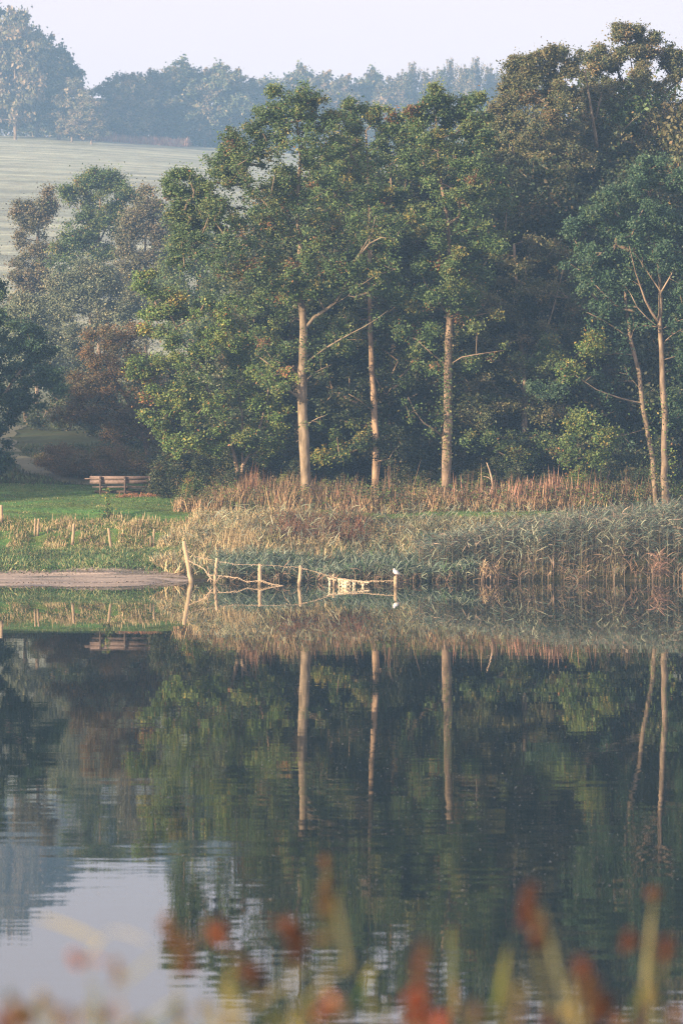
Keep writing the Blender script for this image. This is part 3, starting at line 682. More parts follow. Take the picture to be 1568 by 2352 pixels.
G_W = 'trees deep inside the wood'
rng = np.random.default_rng(5)
deepA = proto_mesh(201, 'under', 30000, .13, 10, 5.2, puffs=5, per=6, maxn=700, spread=.34)
deepB = proto_mesh(202, 'oak', 30000, .13, 10, 4.8, puffs=5, per=6, maxn=700, spread=.34)
deepC = proto_mesh(203, 'brown', 30000, .13, 10, 5.0, puffs=5, per=6, maxn=700, spread=.34)
sky_px = [560, 620, 700, 780, 860, 940, 1000, 1070, 1130, 1190, 1250, 1310, 1400, 1480, 1568, 1700, 1900]
sky_py = [520, 380, 290, 270, 290, 270, 260, 250, 230, 190, 180, 170, 150, 150, 170, 150, 150]
lab = ['dark shaded tree standing deep in the wood behind the front row', 'green tree standing deep in the wood behind the front row', 'brownish tree standing deep in the wood behind the front row']
protos = []
k = 0
for (Y, p0, p1, st, hf) in [(94, 600, 1700, 100, .80), (99, 640, 1800, 120, .92), (106, 660, 1900, 130, 1.0)]:
    px = p0
    while px < p1:
        x = PX(px + rng.uniform(-25, 25), Y); y = Y + rng.uniform(-1, 1)
        top = PZ(np.interp(px, sky_px, sky_py), y); gz = float(height(x, y)); h = (top - gz) * hf * rng.uniform(.9, 1.02)
        m = [deepA, deepB, deepC][k % 3] if Y > 95 else deepA
        i = 0 if Y < 95 else k % 3
        s = h / 10; key = i
        while len(protos) < 3: protos.append(None)
        w = max(.85, min(1.15, s)) * rng.uniform(.9, 1.1)
        if protos[key] is None: protos[key] = proto_obj('woodland_tree', lab[key], 'tree', G_W, m, x, y, rng.uniform(0, 6), w, s)
        else: copy_tree(protos[key], x, y, rng.uniform(0, 6), w, s, lab[key])
        px += st * rng.uniform(.8, 1.2); k += 1

# understory bushes at the foot of the wood
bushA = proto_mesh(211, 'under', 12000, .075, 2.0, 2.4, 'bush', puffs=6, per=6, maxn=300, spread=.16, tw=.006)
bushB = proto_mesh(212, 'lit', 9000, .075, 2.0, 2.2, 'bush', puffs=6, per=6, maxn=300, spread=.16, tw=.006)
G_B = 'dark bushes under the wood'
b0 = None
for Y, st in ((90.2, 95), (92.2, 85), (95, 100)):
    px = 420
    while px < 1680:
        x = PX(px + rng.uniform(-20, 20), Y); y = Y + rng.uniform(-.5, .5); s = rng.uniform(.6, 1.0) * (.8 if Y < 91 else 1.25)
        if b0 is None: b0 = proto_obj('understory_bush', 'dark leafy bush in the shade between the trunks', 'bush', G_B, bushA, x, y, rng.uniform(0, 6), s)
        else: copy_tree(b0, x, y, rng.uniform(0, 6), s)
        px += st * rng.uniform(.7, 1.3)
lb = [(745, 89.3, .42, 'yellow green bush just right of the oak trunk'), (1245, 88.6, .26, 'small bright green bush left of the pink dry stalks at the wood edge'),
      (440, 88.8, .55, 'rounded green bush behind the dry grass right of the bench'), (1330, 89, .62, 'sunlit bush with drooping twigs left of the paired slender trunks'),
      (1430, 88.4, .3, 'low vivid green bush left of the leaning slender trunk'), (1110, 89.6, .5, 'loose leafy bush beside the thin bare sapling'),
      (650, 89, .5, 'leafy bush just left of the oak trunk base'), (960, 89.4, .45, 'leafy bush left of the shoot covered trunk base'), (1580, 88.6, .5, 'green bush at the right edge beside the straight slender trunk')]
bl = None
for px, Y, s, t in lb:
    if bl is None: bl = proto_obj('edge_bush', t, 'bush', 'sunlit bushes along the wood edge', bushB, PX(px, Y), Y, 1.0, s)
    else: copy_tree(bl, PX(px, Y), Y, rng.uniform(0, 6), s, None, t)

# --- left middle distance, in the mist
tree('misty_oak', 'misty dark green oak standing above the pale willows on the left', 'tree', 150,
 [[(230, 940, 0, 6), (225, 700, 0, 5), (225, 550, 0, 4), (232, 430, 0, 2)], [(226, 600, 0, 3), (180, 480, 0, 2)], [(226, 560, 0, 3), (270, 470, 0, 2)]],
 [(250, 402, 16, 16, 0, .4), (212, 400, 12, 14, 0, .3), (160, 446, 18, 12, 0, .4), (298, 452, 16, 10, 0, .4), (140, 570, 26, 30, 0, .6), (275, 500, 30, 24, 0, .6), (150, 610, 36, 34, 0, .7), (250, 610, 40, 36, 0, .8), (232, 418, 32, 26, 0, 1), (180, 432, 28, 22, 0, .8), (275, 440, 30, 18, 0, .7), (215, 470, 45, 32, 0, 1), (190, 520, 38, 30, 0, .9), (245, 520, 38, 34, 0, .9), (170, 560, 30, 26, 0, .7), (220, 580, 50, 38, 0, .9), (200, 640, 50, 38, 0, .8)],
 'oak', n=40000, seed=301, leaf=.12, puffs=12, per=6, maxn=1000, spread=.26)
tree('misty_birch', 'misty brownish birch at the far left, in front of the field', 'tree', 152,
 [[(85, 900, 0, 5), (88, 700, 0, 4), (85, 560, 0, 3), (92, 470, 0, 1.5)]],
 [(112, 455, 10, 20, 0, .3), (52, 475, 12, 16, 0, .3), (40, 620, 24, 30, 0, .6), (100, 640, 30, 30, 0, .7), (45, 680, 34, 30, 0, .8), (98, 472, 24, 22, 0, .8), (58, 492, 22, 22, 0, .7), (88, 520, 34, 30, 0, 1), (62, 560, 34, 30, 0, .9), (105, 580, 30, 34, 0, .8), (75, 630, 45, 38, 0, 1), (70, 700, 50, 40, 0, 1), (110, 680, 32, 40, 0, .7)],
 'birch', n=34000, seed=303, leaf=.115, puffs=12, per=6, maxn=850, spread=.24)
tree('autumn_birch', 'misty yellow brown birch with thin pointed top, touching the left side of the oak', 'tree', 146,
 [[(335, 940, 0, 5), (335, 750, 0, 4), (332, 600, 0, 3), (338, 460, 0, 1.2)]],
 [(338, 470, 18, 28, 0, .6), (322, 505, 30, 30, 0, .8), (355, 530, 34, 34, 0, .9), (305, 560, 32, 34, 0, .9), (345, 600, 42, 38, 0, 1), (300, 640, 42, 36, 0, 1), (375, 640, 38, 40, 0, 1), (385, 560, 24, 30, 0, .6), (330, 690, 50, 36, 0, 1), (405, 520, 20, 26, 0, .5)],
 'birch', n=44000, seed=305, leaf=.115, puffs=12, per=6, maxn=620, spread=.32)
wl_pal = 'willow'
tree('grey_willow', 'broad pale grey green willow below the misty oak', 'tree', 140,
 [[(220, 1000, 0, 6), (215, 850, 0, 5), (205, 700, 0, 3)], [(218, 900, 0, 4), (270, 780, 0, 3), (290, 690, 0, 2)], [(218, 900, 0, 4), (160, 800, 0, 2.5)]],
 [(200, 625, 40, 30, 0, 1), (150, 655, 34, 28, 0, .9), (245, 650, 36, 34, 0, 1), (290, 690, 36, 36, 0, .9), (200, 700, 55, 38, -.5, 1.1), (130, 720, 40, 36, 0, 1), (260, 740, 50, 38, -.5, 1), (170, 780, 60, 40, -.5, 1.1), (300, 790, 40, 36, 0, .8), (230, 830, 60, 40, 0, 1), (130, 830, 50, 40, 0, .9)],
 'willow', n=58000, seed=307, leaf=.11, puffs=13, per=6, maxn=800, spread=.30)
tree('grey_willow', 'pale grey green willow at the left, below the misty birch', 'tree', 134,
 [[(60, 1000, 0, 5), (58, 850, 0, 4), (55, 760, 0, 2)], [(58, 900, 0, 3), (100, 800, 0, 2)]],
 [(35, 720, 34, 30, 0, .9), (75, 715, 30, 26, 0, .8), (30, 780, 40, 36, 0, 1), (85, 780, 40, 34, 0, 1), (50, 840, 50, 36, 0, 1), (110, 850, 40, 36, 0, .8), (20, 900, 50, 40, 0, 1)],
 'willow', n=34000, seed=309, leaf=.11, puffs=12, per=6, maxn=480, spread=.30)
tree('rusty_hawthorn', 'reddish brown thorn tree with thin spreading twigs behind the bench', 'tree', 101,
 [[(345, 1075, 0, 6), (335, 1020, 0, 5), (300, 930, 0, 3.5), (250, 850, 0, 2), (235, 790, 0, 1)], [(340, 1040, 0, 4), (340, 900, 0, 3), (320, 800, 0, 1.6)], [(335, 1020, 0, 3), (270, 960, -.3, 2.4), (190, 930, -.4, 1.2)]],
 [(250, 775, 36, 24, 0, .8), (300, 770, 40, 26, 0, .8), (220, 810, 36, 28, 0, .9), (280, 830, 55, 34, -.2, 1), (200, 865, 38, 28, 0, .9), (250, 890, 60, 34, -.3, 1), (180, 910, 34, 22, 0, .7), (330, 860, 50, 40, 0, 1), (310, 930, 60, 36, -.2, 1), (220, 950, 60, 26, -.2, .9), (160, 950, 36, 18, 0, .5), (350, 980, 50, 40, 0, .9), (280, 990, 50, 26, 0, .7)],
 'rust', n=42000, seed=311, leaf=.06, puffs=15, per=8, maxn=1300, spread=.17, bark=(.14, .10, .08))
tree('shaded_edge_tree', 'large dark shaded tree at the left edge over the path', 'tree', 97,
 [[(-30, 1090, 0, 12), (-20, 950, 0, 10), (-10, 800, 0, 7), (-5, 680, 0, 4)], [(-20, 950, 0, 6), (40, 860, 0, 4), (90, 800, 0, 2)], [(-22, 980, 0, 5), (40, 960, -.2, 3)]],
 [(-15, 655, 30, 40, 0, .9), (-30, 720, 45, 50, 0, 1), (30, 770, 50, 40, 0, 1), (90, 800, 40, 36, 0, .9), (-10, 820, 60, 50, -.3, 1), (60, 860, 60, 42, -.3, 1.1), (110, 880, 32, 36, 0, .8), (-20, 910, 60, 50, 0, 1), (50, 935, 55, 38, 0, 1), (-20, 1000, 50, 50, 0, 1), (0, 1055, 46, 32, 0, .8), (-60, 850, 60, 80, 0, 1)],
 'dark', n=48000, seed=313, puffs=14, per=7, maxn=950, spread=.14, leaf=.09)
# trees just beyond the left edge of the frame, on the same shore; they shade the path behind the bench
offA = proto_mesh(221, 'dark', 30000, .14, 9, 6, puffs=6, per=6, maxn=700, spread=.36)
oa = proto_obj('shore_tree', 'dense dark tree on the left shore beyond the bench, outside the picture', 'tree', 'trees on the left shore', offA, -20.5, 85.4, .4, 1.0, .9)
for x, y, rz, s in ((-24.5, 85.5, 2, 1.0), (-16.8, 92.2, 3, .75), (-29, 82.5, 5, 1.1), (-20, 95.5, 1, 1.0), (-25, 92, 4, 1.2), (-34, 79, 2, 1.2), (-27.5, 98.5, .8, 1.2), (-25, 104, 2.6, 1.2)): copy_tree(oa, x, y, rz, s)

# dry bramble mound behind the bench and small bushes near the path
brm = proto_mesh(231, 'rust', 14000, .055, 1.6, 2.6, 'bush', puffs=7, per=7, maxn=420, spread=.16, tw=.006)
spots = [(180, 98.2, .75, 'purple brown bramble mound beside the path, left of the bench'), (250, 97.2, .9, 'purple brown bramble mound right behind the left half of the bench'),
         (330, 97.0, .95, 'purple brown bramble mound behind the right half of the bench'), (400, 96.0, .9, 'brown bramble mound right of the bench under the spreading tree'), (150, 99.5, .8, 'brown bramble tuft highest on the path bank'), (470, 94, .8, 'brown bramble mound beneath the spreading tree')]
bb = None
for px, Y, s, t in spots:
    if bb is None: bb = proto_obj('bramble', t, 'bush', 'brambles behind the bench', brm, PX(px, Y), Y, .7, s)
    else: copy_tree(bb, PX(px, Y), Y, rng.uniform(0, 6), s, None, t)

# low hedge line that closes the foot of the middle distance
for px, Y, s, t in [(250, 118, 1.6, 'dark bush below the pale willows, behind the thorn tree'), (160, 122, 1.5, 'dark bush at the head of the path'), (340, 112, 1.8, 'dark bush behind the thorn tree near the wood'), (420, 108, 1.9, 'dark bush in the gap left of the wood'), (500, 103, 1.7, 'dark bush behind the spreading tree')]:
    copy_tree(b0, PX(px, Y), Y, px * .1, s, None, t)
for px, Y, s, t in [(440, 128, 1.0, 'misty tree left of the oak crown, behind the spreading tree'), (520, 118, .8, 'misty tree behind the left part of the oak crown')]:
    copy_tree(protos[1] , PX(px, Y), Y, px * .1, s * .8, s, t)

# --- trees along the ridge, far off in the haze
farA = proto_mesh(241, 'far', 15000, .42, 10, 7.5, puffs=5, per=5, maxn=560, spread=.36, tw=.03)
farB = proto_mesh(242, 'farwarm', 15000, .42, 10, 7, puffs=5, per=5, maxn=560, spread=.36, tw=.03)
def spire_mesh():
    r = np.random.default_rng(246); w = Acc(); l = Acc(); H0 = 12.6
    for k in range(15):
        u = k / 14 * 2 - 1; x = u * 3.9 + r.normal(0, .2); y = r.normal(0, .7); h = H0 * r.uniform(.70, 1.0) * (1 - .22 * abs(u) ** 1.5)
        if k == 7: h = H0
        tube(w, [(x * .6, y, -.3), (x, y, h * .4), (x, y, h * .98)], [.16, .1, .02], 5, (.2, .17, .14))
        n = 3300; spk = r.random(n) < .22; sx = r.normal(0, .75, 6); sh = r.uniform(.82, 1.0, 6); j = r.integers(0, 6, n)
        t = np.where(spk, r.uniform(.7, 1, n) * sh[j], r.uniform(0, .92, n)); rad = np.where(spk, .14 + .8 * (1 - t), 1.5 * (1 - .72 * t) * (.7 + .4 * np.sin(t * 17 + k * 2)))
        a = r.uniform(0, 2 * pi, n); q = rad * np.sqrt(r.random(n))
        c = np.stack([x + np.where(spk, sx[j], 0) + q * np.cos(a), y + q * np.sin(a), .6 + t * (h - .4)], 1)
        leaves(l, c, .26 * r.uniform(.5, 1.3, n), r.normal(size=(n, 3)) + [-.4, -.4, .4], pick('farwarm' if k % 3 else 'far', n, r) * r.uniform(.75, 1.2, (n, 1)), r)
    return w.mesh('spire_wood', M_bark, True), l.mesh('spire_leaves', M_leaf)
farC = spire_mesh()
G_R = 'trees along the far ridge'
RX = [  # px, top row, proto, distance, label
 (-20, 20, 0, 430, 'tallest ridge tree, at the left edge of the photo'), (35, 30, 1, 425, 'tall warm toned ridge tree next to the tallest at the left edge'), (85, 70, 0, 435, 'tall ridge tree with a stepped crown, third from the left edge'),
 (135, 115, 0, 430, 'ridge tree on the right shoulder of the tall left cluster'), (165, 185, 1, 425, 'lower ridge tree on the right slope of the tall left cluster'), (210, 225, 1, 420, 'small pale ridge tree in the dip right of the tall cluster'),
 (262, 175, 0, 440, 'ridge tree at the left end of the rounded hedge'), (300, 172, 1, 435, 'second ridge tree of the rounded hedge from its left end'), (345, 165, 1, 440, 'warm toned ridge tree left of the hedge peak'), (380, 160, 0, 450, 'ridge tree just before the hedge peak'),
 (425, 142, 0, 440, 'ridge tree forming the peak of the rounded hedge'), (470, 165, 1, 440, 'ridge tree just right of the hedge peak'), (515, 152, 0, 440, 'second small peak of the hedge'), (555, 175, 0, 445, 'ridge tree sloping down right of the second peak'), (600, 185, 0, 450, 'ridge tree left of the oak top'),
 (645, 188, 0, 455, 'ridge tree behind the oak top'), (688, 155, 0, 460, 'pointed ridge tree right of the oak top'), (745, 172, 1, 460, 'ridge tree above the right shoulder of the oak'), (790, 180, 1, 460, 'ridge tree between the oak and the poplars'), (850, 165, 0, 465, 'ridge tree left of the poplars'),
 (900, 185, 1, 460, 'low ridge tree at the foot of the poplars'), (945, 130, 2, 460, 'left one of the three tall ridge poplars'), (1030, 122, 2, 460, 'middle one of the three tall ridge poplars'), (1090, 118, 2, 465, 'right one of the three tall ridge poplars'), (1150, 155, 2, 470, 'low spiky poplar behind the wood edge'), (1210, 160, 0, 470, 'ridge tree mostly hidden behind the wood')]
fp = [None] * 3; meshes3 = [farA, farB, farC]
for px, py, i, Y, t in RX:
    x = PX(px, Y); h = PZ(py, Y) - float(height(x, Y)); s = h / ((9.9, 9.9, 12.6)[i]); w = min(1.25, max(.8, s))
    if i == 2: w = 1.0
    if fp[i] is None: fp[i] = proto_obj('ridge_poplar' if i == 2 else 'ridge_tree', t, 'tree', G_R, meshes3[i], x, Y, rng.uniform(0, 6) if i < 2 else 0, w, s)
    else: copy_tree(fp[i], x, Y, rng.uniform(0, 6) if i < 2 else rng.uniform(-.4, .4), w, s, t)
# a dense low row of bushes below them, one hedge
def hedge():
    a = Acc(); r = np.random.default_rng(9); n = 95000
    x = r.uniform(-85, 45, n); y = 447 + r.normal(0, 3.5, n); z = height(x, y) + r.uniform(0, 1, n) ** .8 * (4.6 + 1.6 * np.sin(x * .35) + 1.0 * np.sin(x * .9 + 2))
    leaves(a, np.stack([x, y, z], 1), .5 * r.uniform(.6, 1.2, n), r.normal(size=(n, 3)) + np.array([-.2, -.3, .4]), pick('far', n, r) * r.uniform(.7, 1.2, (n, 1)), r)
    tag(obj('hedge_row', a.mesh('hedge_row', M_leaf)), 'long dense hedge filling the gaps under the far ridge trees', 'hedge', None, 'stuff')
hedge()
# hazy tree tip at the left edge over the field
copy_tree(protos[1], PX(-62, 215), 215, 1, .8, .95, 'hazy tree reaching in at the left edge over the field')

# ------------------------------------------------------------------ sapling
def sapling():
    Y = 88.8; a = Acc()
    pts = [(1131, 1150), (1132, 1125), (1129, 1100), (1124, 1080), (1117, 1062)]
    x0, z0 = PX(1131, Y), float(height(PX(1131, Y), Y))
    P = [(PX(p, Y) - x0, 0, PZ(q, Y) - z0) for p, q in pts]; P[0] = (0, 0, -.05)
    tube(a, P, [.035, .032, .026, .022, .012], 7, (.42, .32, .24))
    b = Acc(); tube(b, [(PX(1130, Y) - x0, 0, PZ(1104, Y) - z0), (PX(1120, Y) - x0, 0, PZ(1096, Y) - z0), (PX(1110, Y) - x0, 0, PZ(1094, Y) - z0)], [.014, .012, .007], 6, (.42, .32, .24))
    r = empty('sapling', (x0, Y, z0)); tag(r, 'thin bare sapling with a curved pale stem before the dark wood', 'sapling')
    obj('trunk', a.mesh('sapling_trunk', M_bark, True), r); obj('branch', b.mesh('sapling_branch', M_bark, True), r)
sapling()

# ------------------------------------------------------------------ grass and reeds
def scatter(n, x0, x1, y0, y1, r, clump=.9, seed=0):
    """clumpy random points"""
    m = max(10, n // 40); cx = r.uniform(x0, x1, m); cyy = r.uniform(y0, y1, m)
    k = r.integers(0, m, n); far = r.random(n) > clump
    x = cx[k] + r.normal(0, .14, n); y = cyy[k] + r.normal(0, .14, n)
    x[far] = r.uniform(x0, x1, far.sum()); y[far] = r.uniform(y0, y1, far.sum())
    return x, y, k
def colmix(cols, w, n, r, k=None):
    c = np.array(cols, float); w = np.array(w, float); w /= w.sum()
    idx = r.choice(len(c), n, p=w)
    if k is not None:
        kk = r.choice(len(c), k.max() + 1, p=w); same = r.random(n) < .55; idx = np.where(same, kk[k], idx)
    return c[idx] * r.uniform(.75, 1.25, (n, 1))
def grass_patch(name, label, n, xr, yr, h, w, cols, wts, seed, lean=.25, droop=.6, mask=None, mat=M_grass, clump=.7, hvar=None, acc=None, segs=3):
    r = np.random.default_rng(seed)
    x, y, k = scatter(n, *xr, *yr, r, clump)
    z = height(x, y); ok = z > -.03
    if mask is not None: ok &= mask(x, y, z, r)
    x, y, z, k = x[ok], y[ok], z[ok], k[ok]; n = len(x)
    hk = (r.uniform(.45, 1.15, k.max() + 1) * np.where(r.random(k.max() + 1) < .15, 1.25, 1))[k]
    L = h * hk * r.uniform(.6, 1.15, n)
    if hvar is not None: L = L * hvar(x, y)
    d = np.stack([r.normal(.08, lean, n), r.normal(0, lean, n), np.ones(n)], 1)
    a = acc or Acc()
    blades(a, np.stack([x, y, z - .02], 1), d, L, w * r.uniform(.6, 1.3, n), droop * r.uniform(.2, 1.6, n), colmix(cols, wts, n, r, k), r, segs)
    if acc is None: return tag(obj(name, a.mesh(name, mat)), label, 'grass', None, 'stuff')
G1, G2, G3 = (.10, .19, .06), (.07, .14, .06), (.16, .23, .07)
TANc, STR, BRN, RED, PINK = (.46, .36, .21), (.58, .47, .28), (.20, .13, .08), (.32, .17, .11), (.46, .25, .18)
BG1, BG2, BG3 = (.17, .22, .17), (.09, .14, .11), (.32, .34, .24)

# lawn in front of and around the bench
grass_patch('lawn_grass', 'short bright green mown grass in front of the bench', 130000, (-14, -3.6), (85.6, 97), .065, .012, [G1, G2, G3, TANc, (.14, .17, .07)], [4, 4, 3, .5, 2], 1, .5, .8, clump=.75)
grass_patch('lawn_grass', 'thin strip of mown grass between reeds and dry grass', 30000, (-4, 13), (85.4, 87.4), .07, .013, [G1, G3, (.2, .2, .08)], [4, 3, 1], 2, .5, .8, clump=.4)
def m_post(x, y, z, r):
    m = np.ones(len(x), bool)
    for px in (3, 79, 87, 167, 255, 350): m &= ~((np.abs(x - PX(px, 84.2)) < .16) & (y < 85.2) & (y > 81.8))
    return m
def h_post(x, y): return np.where(m_post(x, y, 0, 0), 1, .3)
# left bank: green foot, yellow green shoulder
grass_patch('bank_grass', 'long green grass hanging over the edge of the sand', 60000, (-13.5, -3.6), (80.8, 83.2), .17, .021, [G1, G2, (.10, .20, .10), (.40, .37, .19), (.24, .28, .13)], [4, 4, 3, 2.6, 3], 3, .45, 1.1)
grass_patch('bank_grass', 'yellow green rough grass around the small posts', 46000, (-13.5, -3.6), (82.6, 85.9), .12, .018, [G1, (.2, .23, .08), TANc, STR, BRN], [3, 4, 3, 1.5, .6], 4, .35, .7, hvar=h_post)
grass_patch('seed_grass', 'thin pale seed stalks among the small posts', 2600, (-13.5, -3.6), (83.6, 86.1), .26, .014, [TANc, STR, RED], [3, 2, .6], 41, .14, .25, hvar=h_post)
# bank between lawn strip and water, right of the beach
def m_right(x, y, z, r): return x > -4.6 + .5 * np.sin(y * 2.3)
grass_patch('bank_herbs', 'tangled straw and green herbs covering the bank behind the fence', 66000, (-5.2, 7.5), (80.6, 85.7), .38, .027, [TANc, STR, BG1, BG3, G2, BRN, (.24, .26, .12)], [3.6, 2.6, 1.8, 2.4, 1.4, .9, 1.8], 5, .42, .8, m_right, hvar=lambda x, y: 1 - .35 * sstep(84.3, 85.7, y))
grass_patch('golden_grass', 'golden straw grass tufts on the bank left of the middle', 13000, (-4.5, -.4), (82.3, 85.8), .42, .022, [STR, TANc, (.62, .52, .32), (.3, .3, .14)], [3, 2, 2, 1.3], 55, .3, .6, m_right)
grass_patch('dock_stalks', 'reddish brown dock stalks in the middle of the bank', 5200, (-1.9, .6), (82.6, 85.2), .55, .022, [BRN, RED, (.22, .10, .07)], [3, 2, 2], 6, .25, .4, m_right)
grass_patch('straw_tuft', 'tall pale straw tuft above the second fence post', 3000, (-3.5, -1.9), (81.2, 83.9), .60, .018, [STR, (.55, .46, .26), TANc], [1, 1, 1], 7, .2, .5, lambda x, y, z, r: ((x + 2.75) / .55) ** 2 + ((y - 82.5) / 1.3) ** 2 < r.random(len(x)) * 1.3)
# dry reddish tall grass at the foot of the wood
def h_dry(x, y): return .72 + .35 * sstep(-4.2, -2.8, x) * (1 - sstep(-1, .6, x)) + .08 * np.sin(x * 3)
grass_patch('dry_grass', 'tall dry orange grass along the foot of the wood', 26000, (-5.0, 7.9), (87.3, 89.9), .66, .022, [(.44, .29, .17), (.50, .36, .22), (.34, .21, .13), TANc, (.16, .18, .08)], [4, 4, 2, 3, 1.6], 8, .22, .45, lambda x, y, z, r: (x > -4.9 + (y - 87.3) * .5 * r.random(len(x))) & (x < 7.9 - 1.8 * r.random(len(x))), hvar=h_dry)
grass_patch('willowherb', 'pinkish dry willowherb stalks left of the paired slender trunks', 1500, (2.6, 7.4), (87.6, 89.0), .85, .030, [PINK, (.44, .28, .2), TANc, RED], [3, 3, 2, 1], 9, .13, .2, lambda x, y, z, r: np.abs(x - 5.1) / 2.3 < r.random(len(x)) ** .7)
grass_patch('dry_stalks', 'brown upright stalks standing out of the dry grass', 1500, (-4.6, 9.5), (87.4, 89.0), 1.05, .016, [BRN, RED, (.3, .2, .13)], [2, 2, 2], 10, .10, .15)
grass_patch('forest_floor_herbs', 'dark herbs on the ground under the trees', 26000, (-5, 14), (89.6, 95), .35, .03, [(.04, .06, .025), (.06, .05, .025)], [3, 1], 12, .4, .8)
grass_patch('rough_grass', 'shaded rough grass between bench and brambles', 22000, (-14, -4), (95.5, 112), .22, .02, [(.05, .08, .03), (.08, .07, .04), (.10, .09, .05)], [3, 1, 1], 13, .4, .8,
            lambda x, y, z, r: np.abs(x - np.interp(y, [93.6, 94.5, 96.2, 99, 104, 110, 118], [-4.2, -6.5, -8.2, -9.6, -10.9, -12.2, -13.2])) > .5)
grass_patch('ridge_grass', 'pinkish dry grass strip at the far edge of the field', 9000, (-37, -22), (432, 440), 1.1, .10, [(.45, .25, .18), (.4, .32, .2)], [2, 1], 14, .2, .3)
grass_patch('dead_leaves_tuft', 'rusty dead grass tufts at the bench feet', 900, (-6.7, -5.6), (91.2, 91.7), .12, .02, [(.35, .17, .10), (.3, .2, .12)], [2, 1], 15, .6, .8, clump=1)

def herb_leaves(name, label, n, xr, yr, h, size, pals, seed, mask=None):
    r = np.random.default_rng(seed); a = Acc(); m = n // 45
    cx = r.uniform(*xr, m); cyy = r.uniform(*yr, m); ok = np.ones(m, bool) if mask is None else mask(cx, cyy)
    cx, cyy = cx[ok], cyy[ok]; m = len(cx); hh = h * r.uniform(.35, 1.15, m); pl = r.integers(0, len(pals), m)
    k = np.repeat(np.arange(m), 45); N_ = len(k); t = r.uniform(.05, 1, N_)
    x = cx[k] + r.normal(0, .10, N_); y = cyy[k] + r.normal(0, .10, N_); z = height(x, y) + hh[k] * t
    col = np.zeros((N_, 3))
    for i, p in enumerate(pals): q = pl[k] == i; col[q] = pick(p, int(q.sum()), r)
    leaves(a, np.stack([x, y, z], 1), size * r.uniform(.5, 1.4, N_), r.normal(size=(N_, 3)) * .8 + [-.4, -.4, .4], col * r.uniform(.75, 1.25, (N_, 1)), r, .55)
    blades(a, np.stack([cx, cyy, height(cx, cyy)], 1), np.stack([r.normal(0, .12, m), r.normal(0, .12, m), np.ones(m)], 1), hh * 1.05, .014, .1, np.tile((.2, .15, .09), (m, 1)), r, 2)
    return tag(obj(name, a.mesh(name, M_leaf)), label, 'herbs', None, 'stuff')
herb_leaves('edge_weeds', 'green and yellowing leafy weeds mixed into the dry grass below the wood', 60000, (-4.6, 12), (87.3, 90.5), .70, .065, ['lit', 'oak', 'birch', 'under'], 51)
herb_leaves('bank_weeds', 'small leafy weeds scattered over the bank', 22000, (-4.8, 6.5), (81.6, 85.6), .40, .05, ['willow', 'oak', 'birch', 'brown'], 52)
herb_leaves('brown_docks', 'brown withered docks in the middle of the bank', 9000, (-2.2, 1.2), (82.8, 85.3), .55, .05, ['rust', 'rust', 'brown'], 53)
herb_leaves('shore_weeds', 'low weeds among the small posts on the left bank', 9000, (-10, -4), (82.2, 85.9), .13, .045, ['lit', 'birch', 'oak'], 54, lambda x, y: (np.sin(x * 1.9) + np.sin(y * 3) > -.2) & m_post(x, y, 0, 0))
def reed_bed(name, label, n, xr, yr, hfun, seed, leafcol, lw, stemcol, wind=.45, nl=8, lsc=.42, mask=None):
    r = np.random.default_rng(seed)
    x = r.uniform(*xr, n); y = r.uniform(*yr, n); z = height(x, y); ok = z > -.4
    if mask is not None: ok &= mask(x, y, r)
    x, y, z = x[ok], y[ok], z[ok]; n = len(x); z = np.maximum(z, -.05) - .03
    H = hfun(x, y) * r.uniform(.78, 1.1, n); a = Acc()
    lean = np.stack([r.normal(.06, .07, n), r.normal(-.03, .07, n), np.ones(n)], 1); lean = norm(lean)
    base = np.stack([x, y, z], 1)
    blades(a, base, lean, H, .011, .05, colmix(stemcol, [1] * len(stemcol), n, r), r, 2)
    ci = colmix(leafcol, lw, n, r)
    for k in range(nl):
        t = .28 + .72 * (k + r.uniform(0, 1, n)) / nl
        az = r.normal(0, 1.0, n) + np.where(r.random(n) < .58, 0, pi)
        d = np.stack([np.cos(az) * wind, np.sin(az) * .5 * wind - .08, r.uniform(-.15, .95, n)], 1)
        p = base + lean * (H * t)[:, None]
        c = np.where(r.random(n)[:, None] < .6, ci, colmix(leafcol, lw, n, r))
        low = (t < .45)[:, None]; c = np.where(low & (r.random(n)[:, None] < .5), np.array([.22, .16, .12]) * r.uniform(.6, 1.3, (n, 1)), c)
        blades(a, p, d, lsc * r.uniform(.55, 1.15, n), .024 * r.uniform(.5, 1.3, n), r.uniform(.1, 1.1, n) ** 1.3 * 1.2, c, r, 3)
    return tag(obj(name, a.mesh(name, M_reed)), label, 'reeds', None, 'stuff')
hb = lambda x, y: np.clip(np.interp(x, [1.6, 2.6, 3.8, 6.2, 9.4, 14], [1.0, 1.2, 1.42, 1.78, 2.05, 2.2]) - height(x, y), .40, 1.55)
reed_bed('reed_bed', 'tall grey green reed bed along the right shore, leaves swept sideways', 4200, (2.0, 13.5), (79.9, 84.2), hb, 21, [BG1, BG2, BG3, (.34, .27, .2), (.20, .15, .12)], [3, 3.5, 2.4, 1.2, 1.2], [(.22, .18, .11), (.14, .13, .08)], .8, 9, .29,
         mask=lambda x, y, r: (y < 82.0 + (x - 2) * .35))
reed_bed('low_reeds', 'low blue green reeds at the waterline behind the wire fence', 1700, (-3.4, 3.6), (79.4, 81.0), lambda x, y: .44 + .10 * np.sin(x * 2) + .1 * sstep(0, 3, x), 22, [BG1, BG2, G2, BG3], [4, 3, 2, 2], [(.22, .19, .11), (.13, .15, .08)], .5, 7, .30)
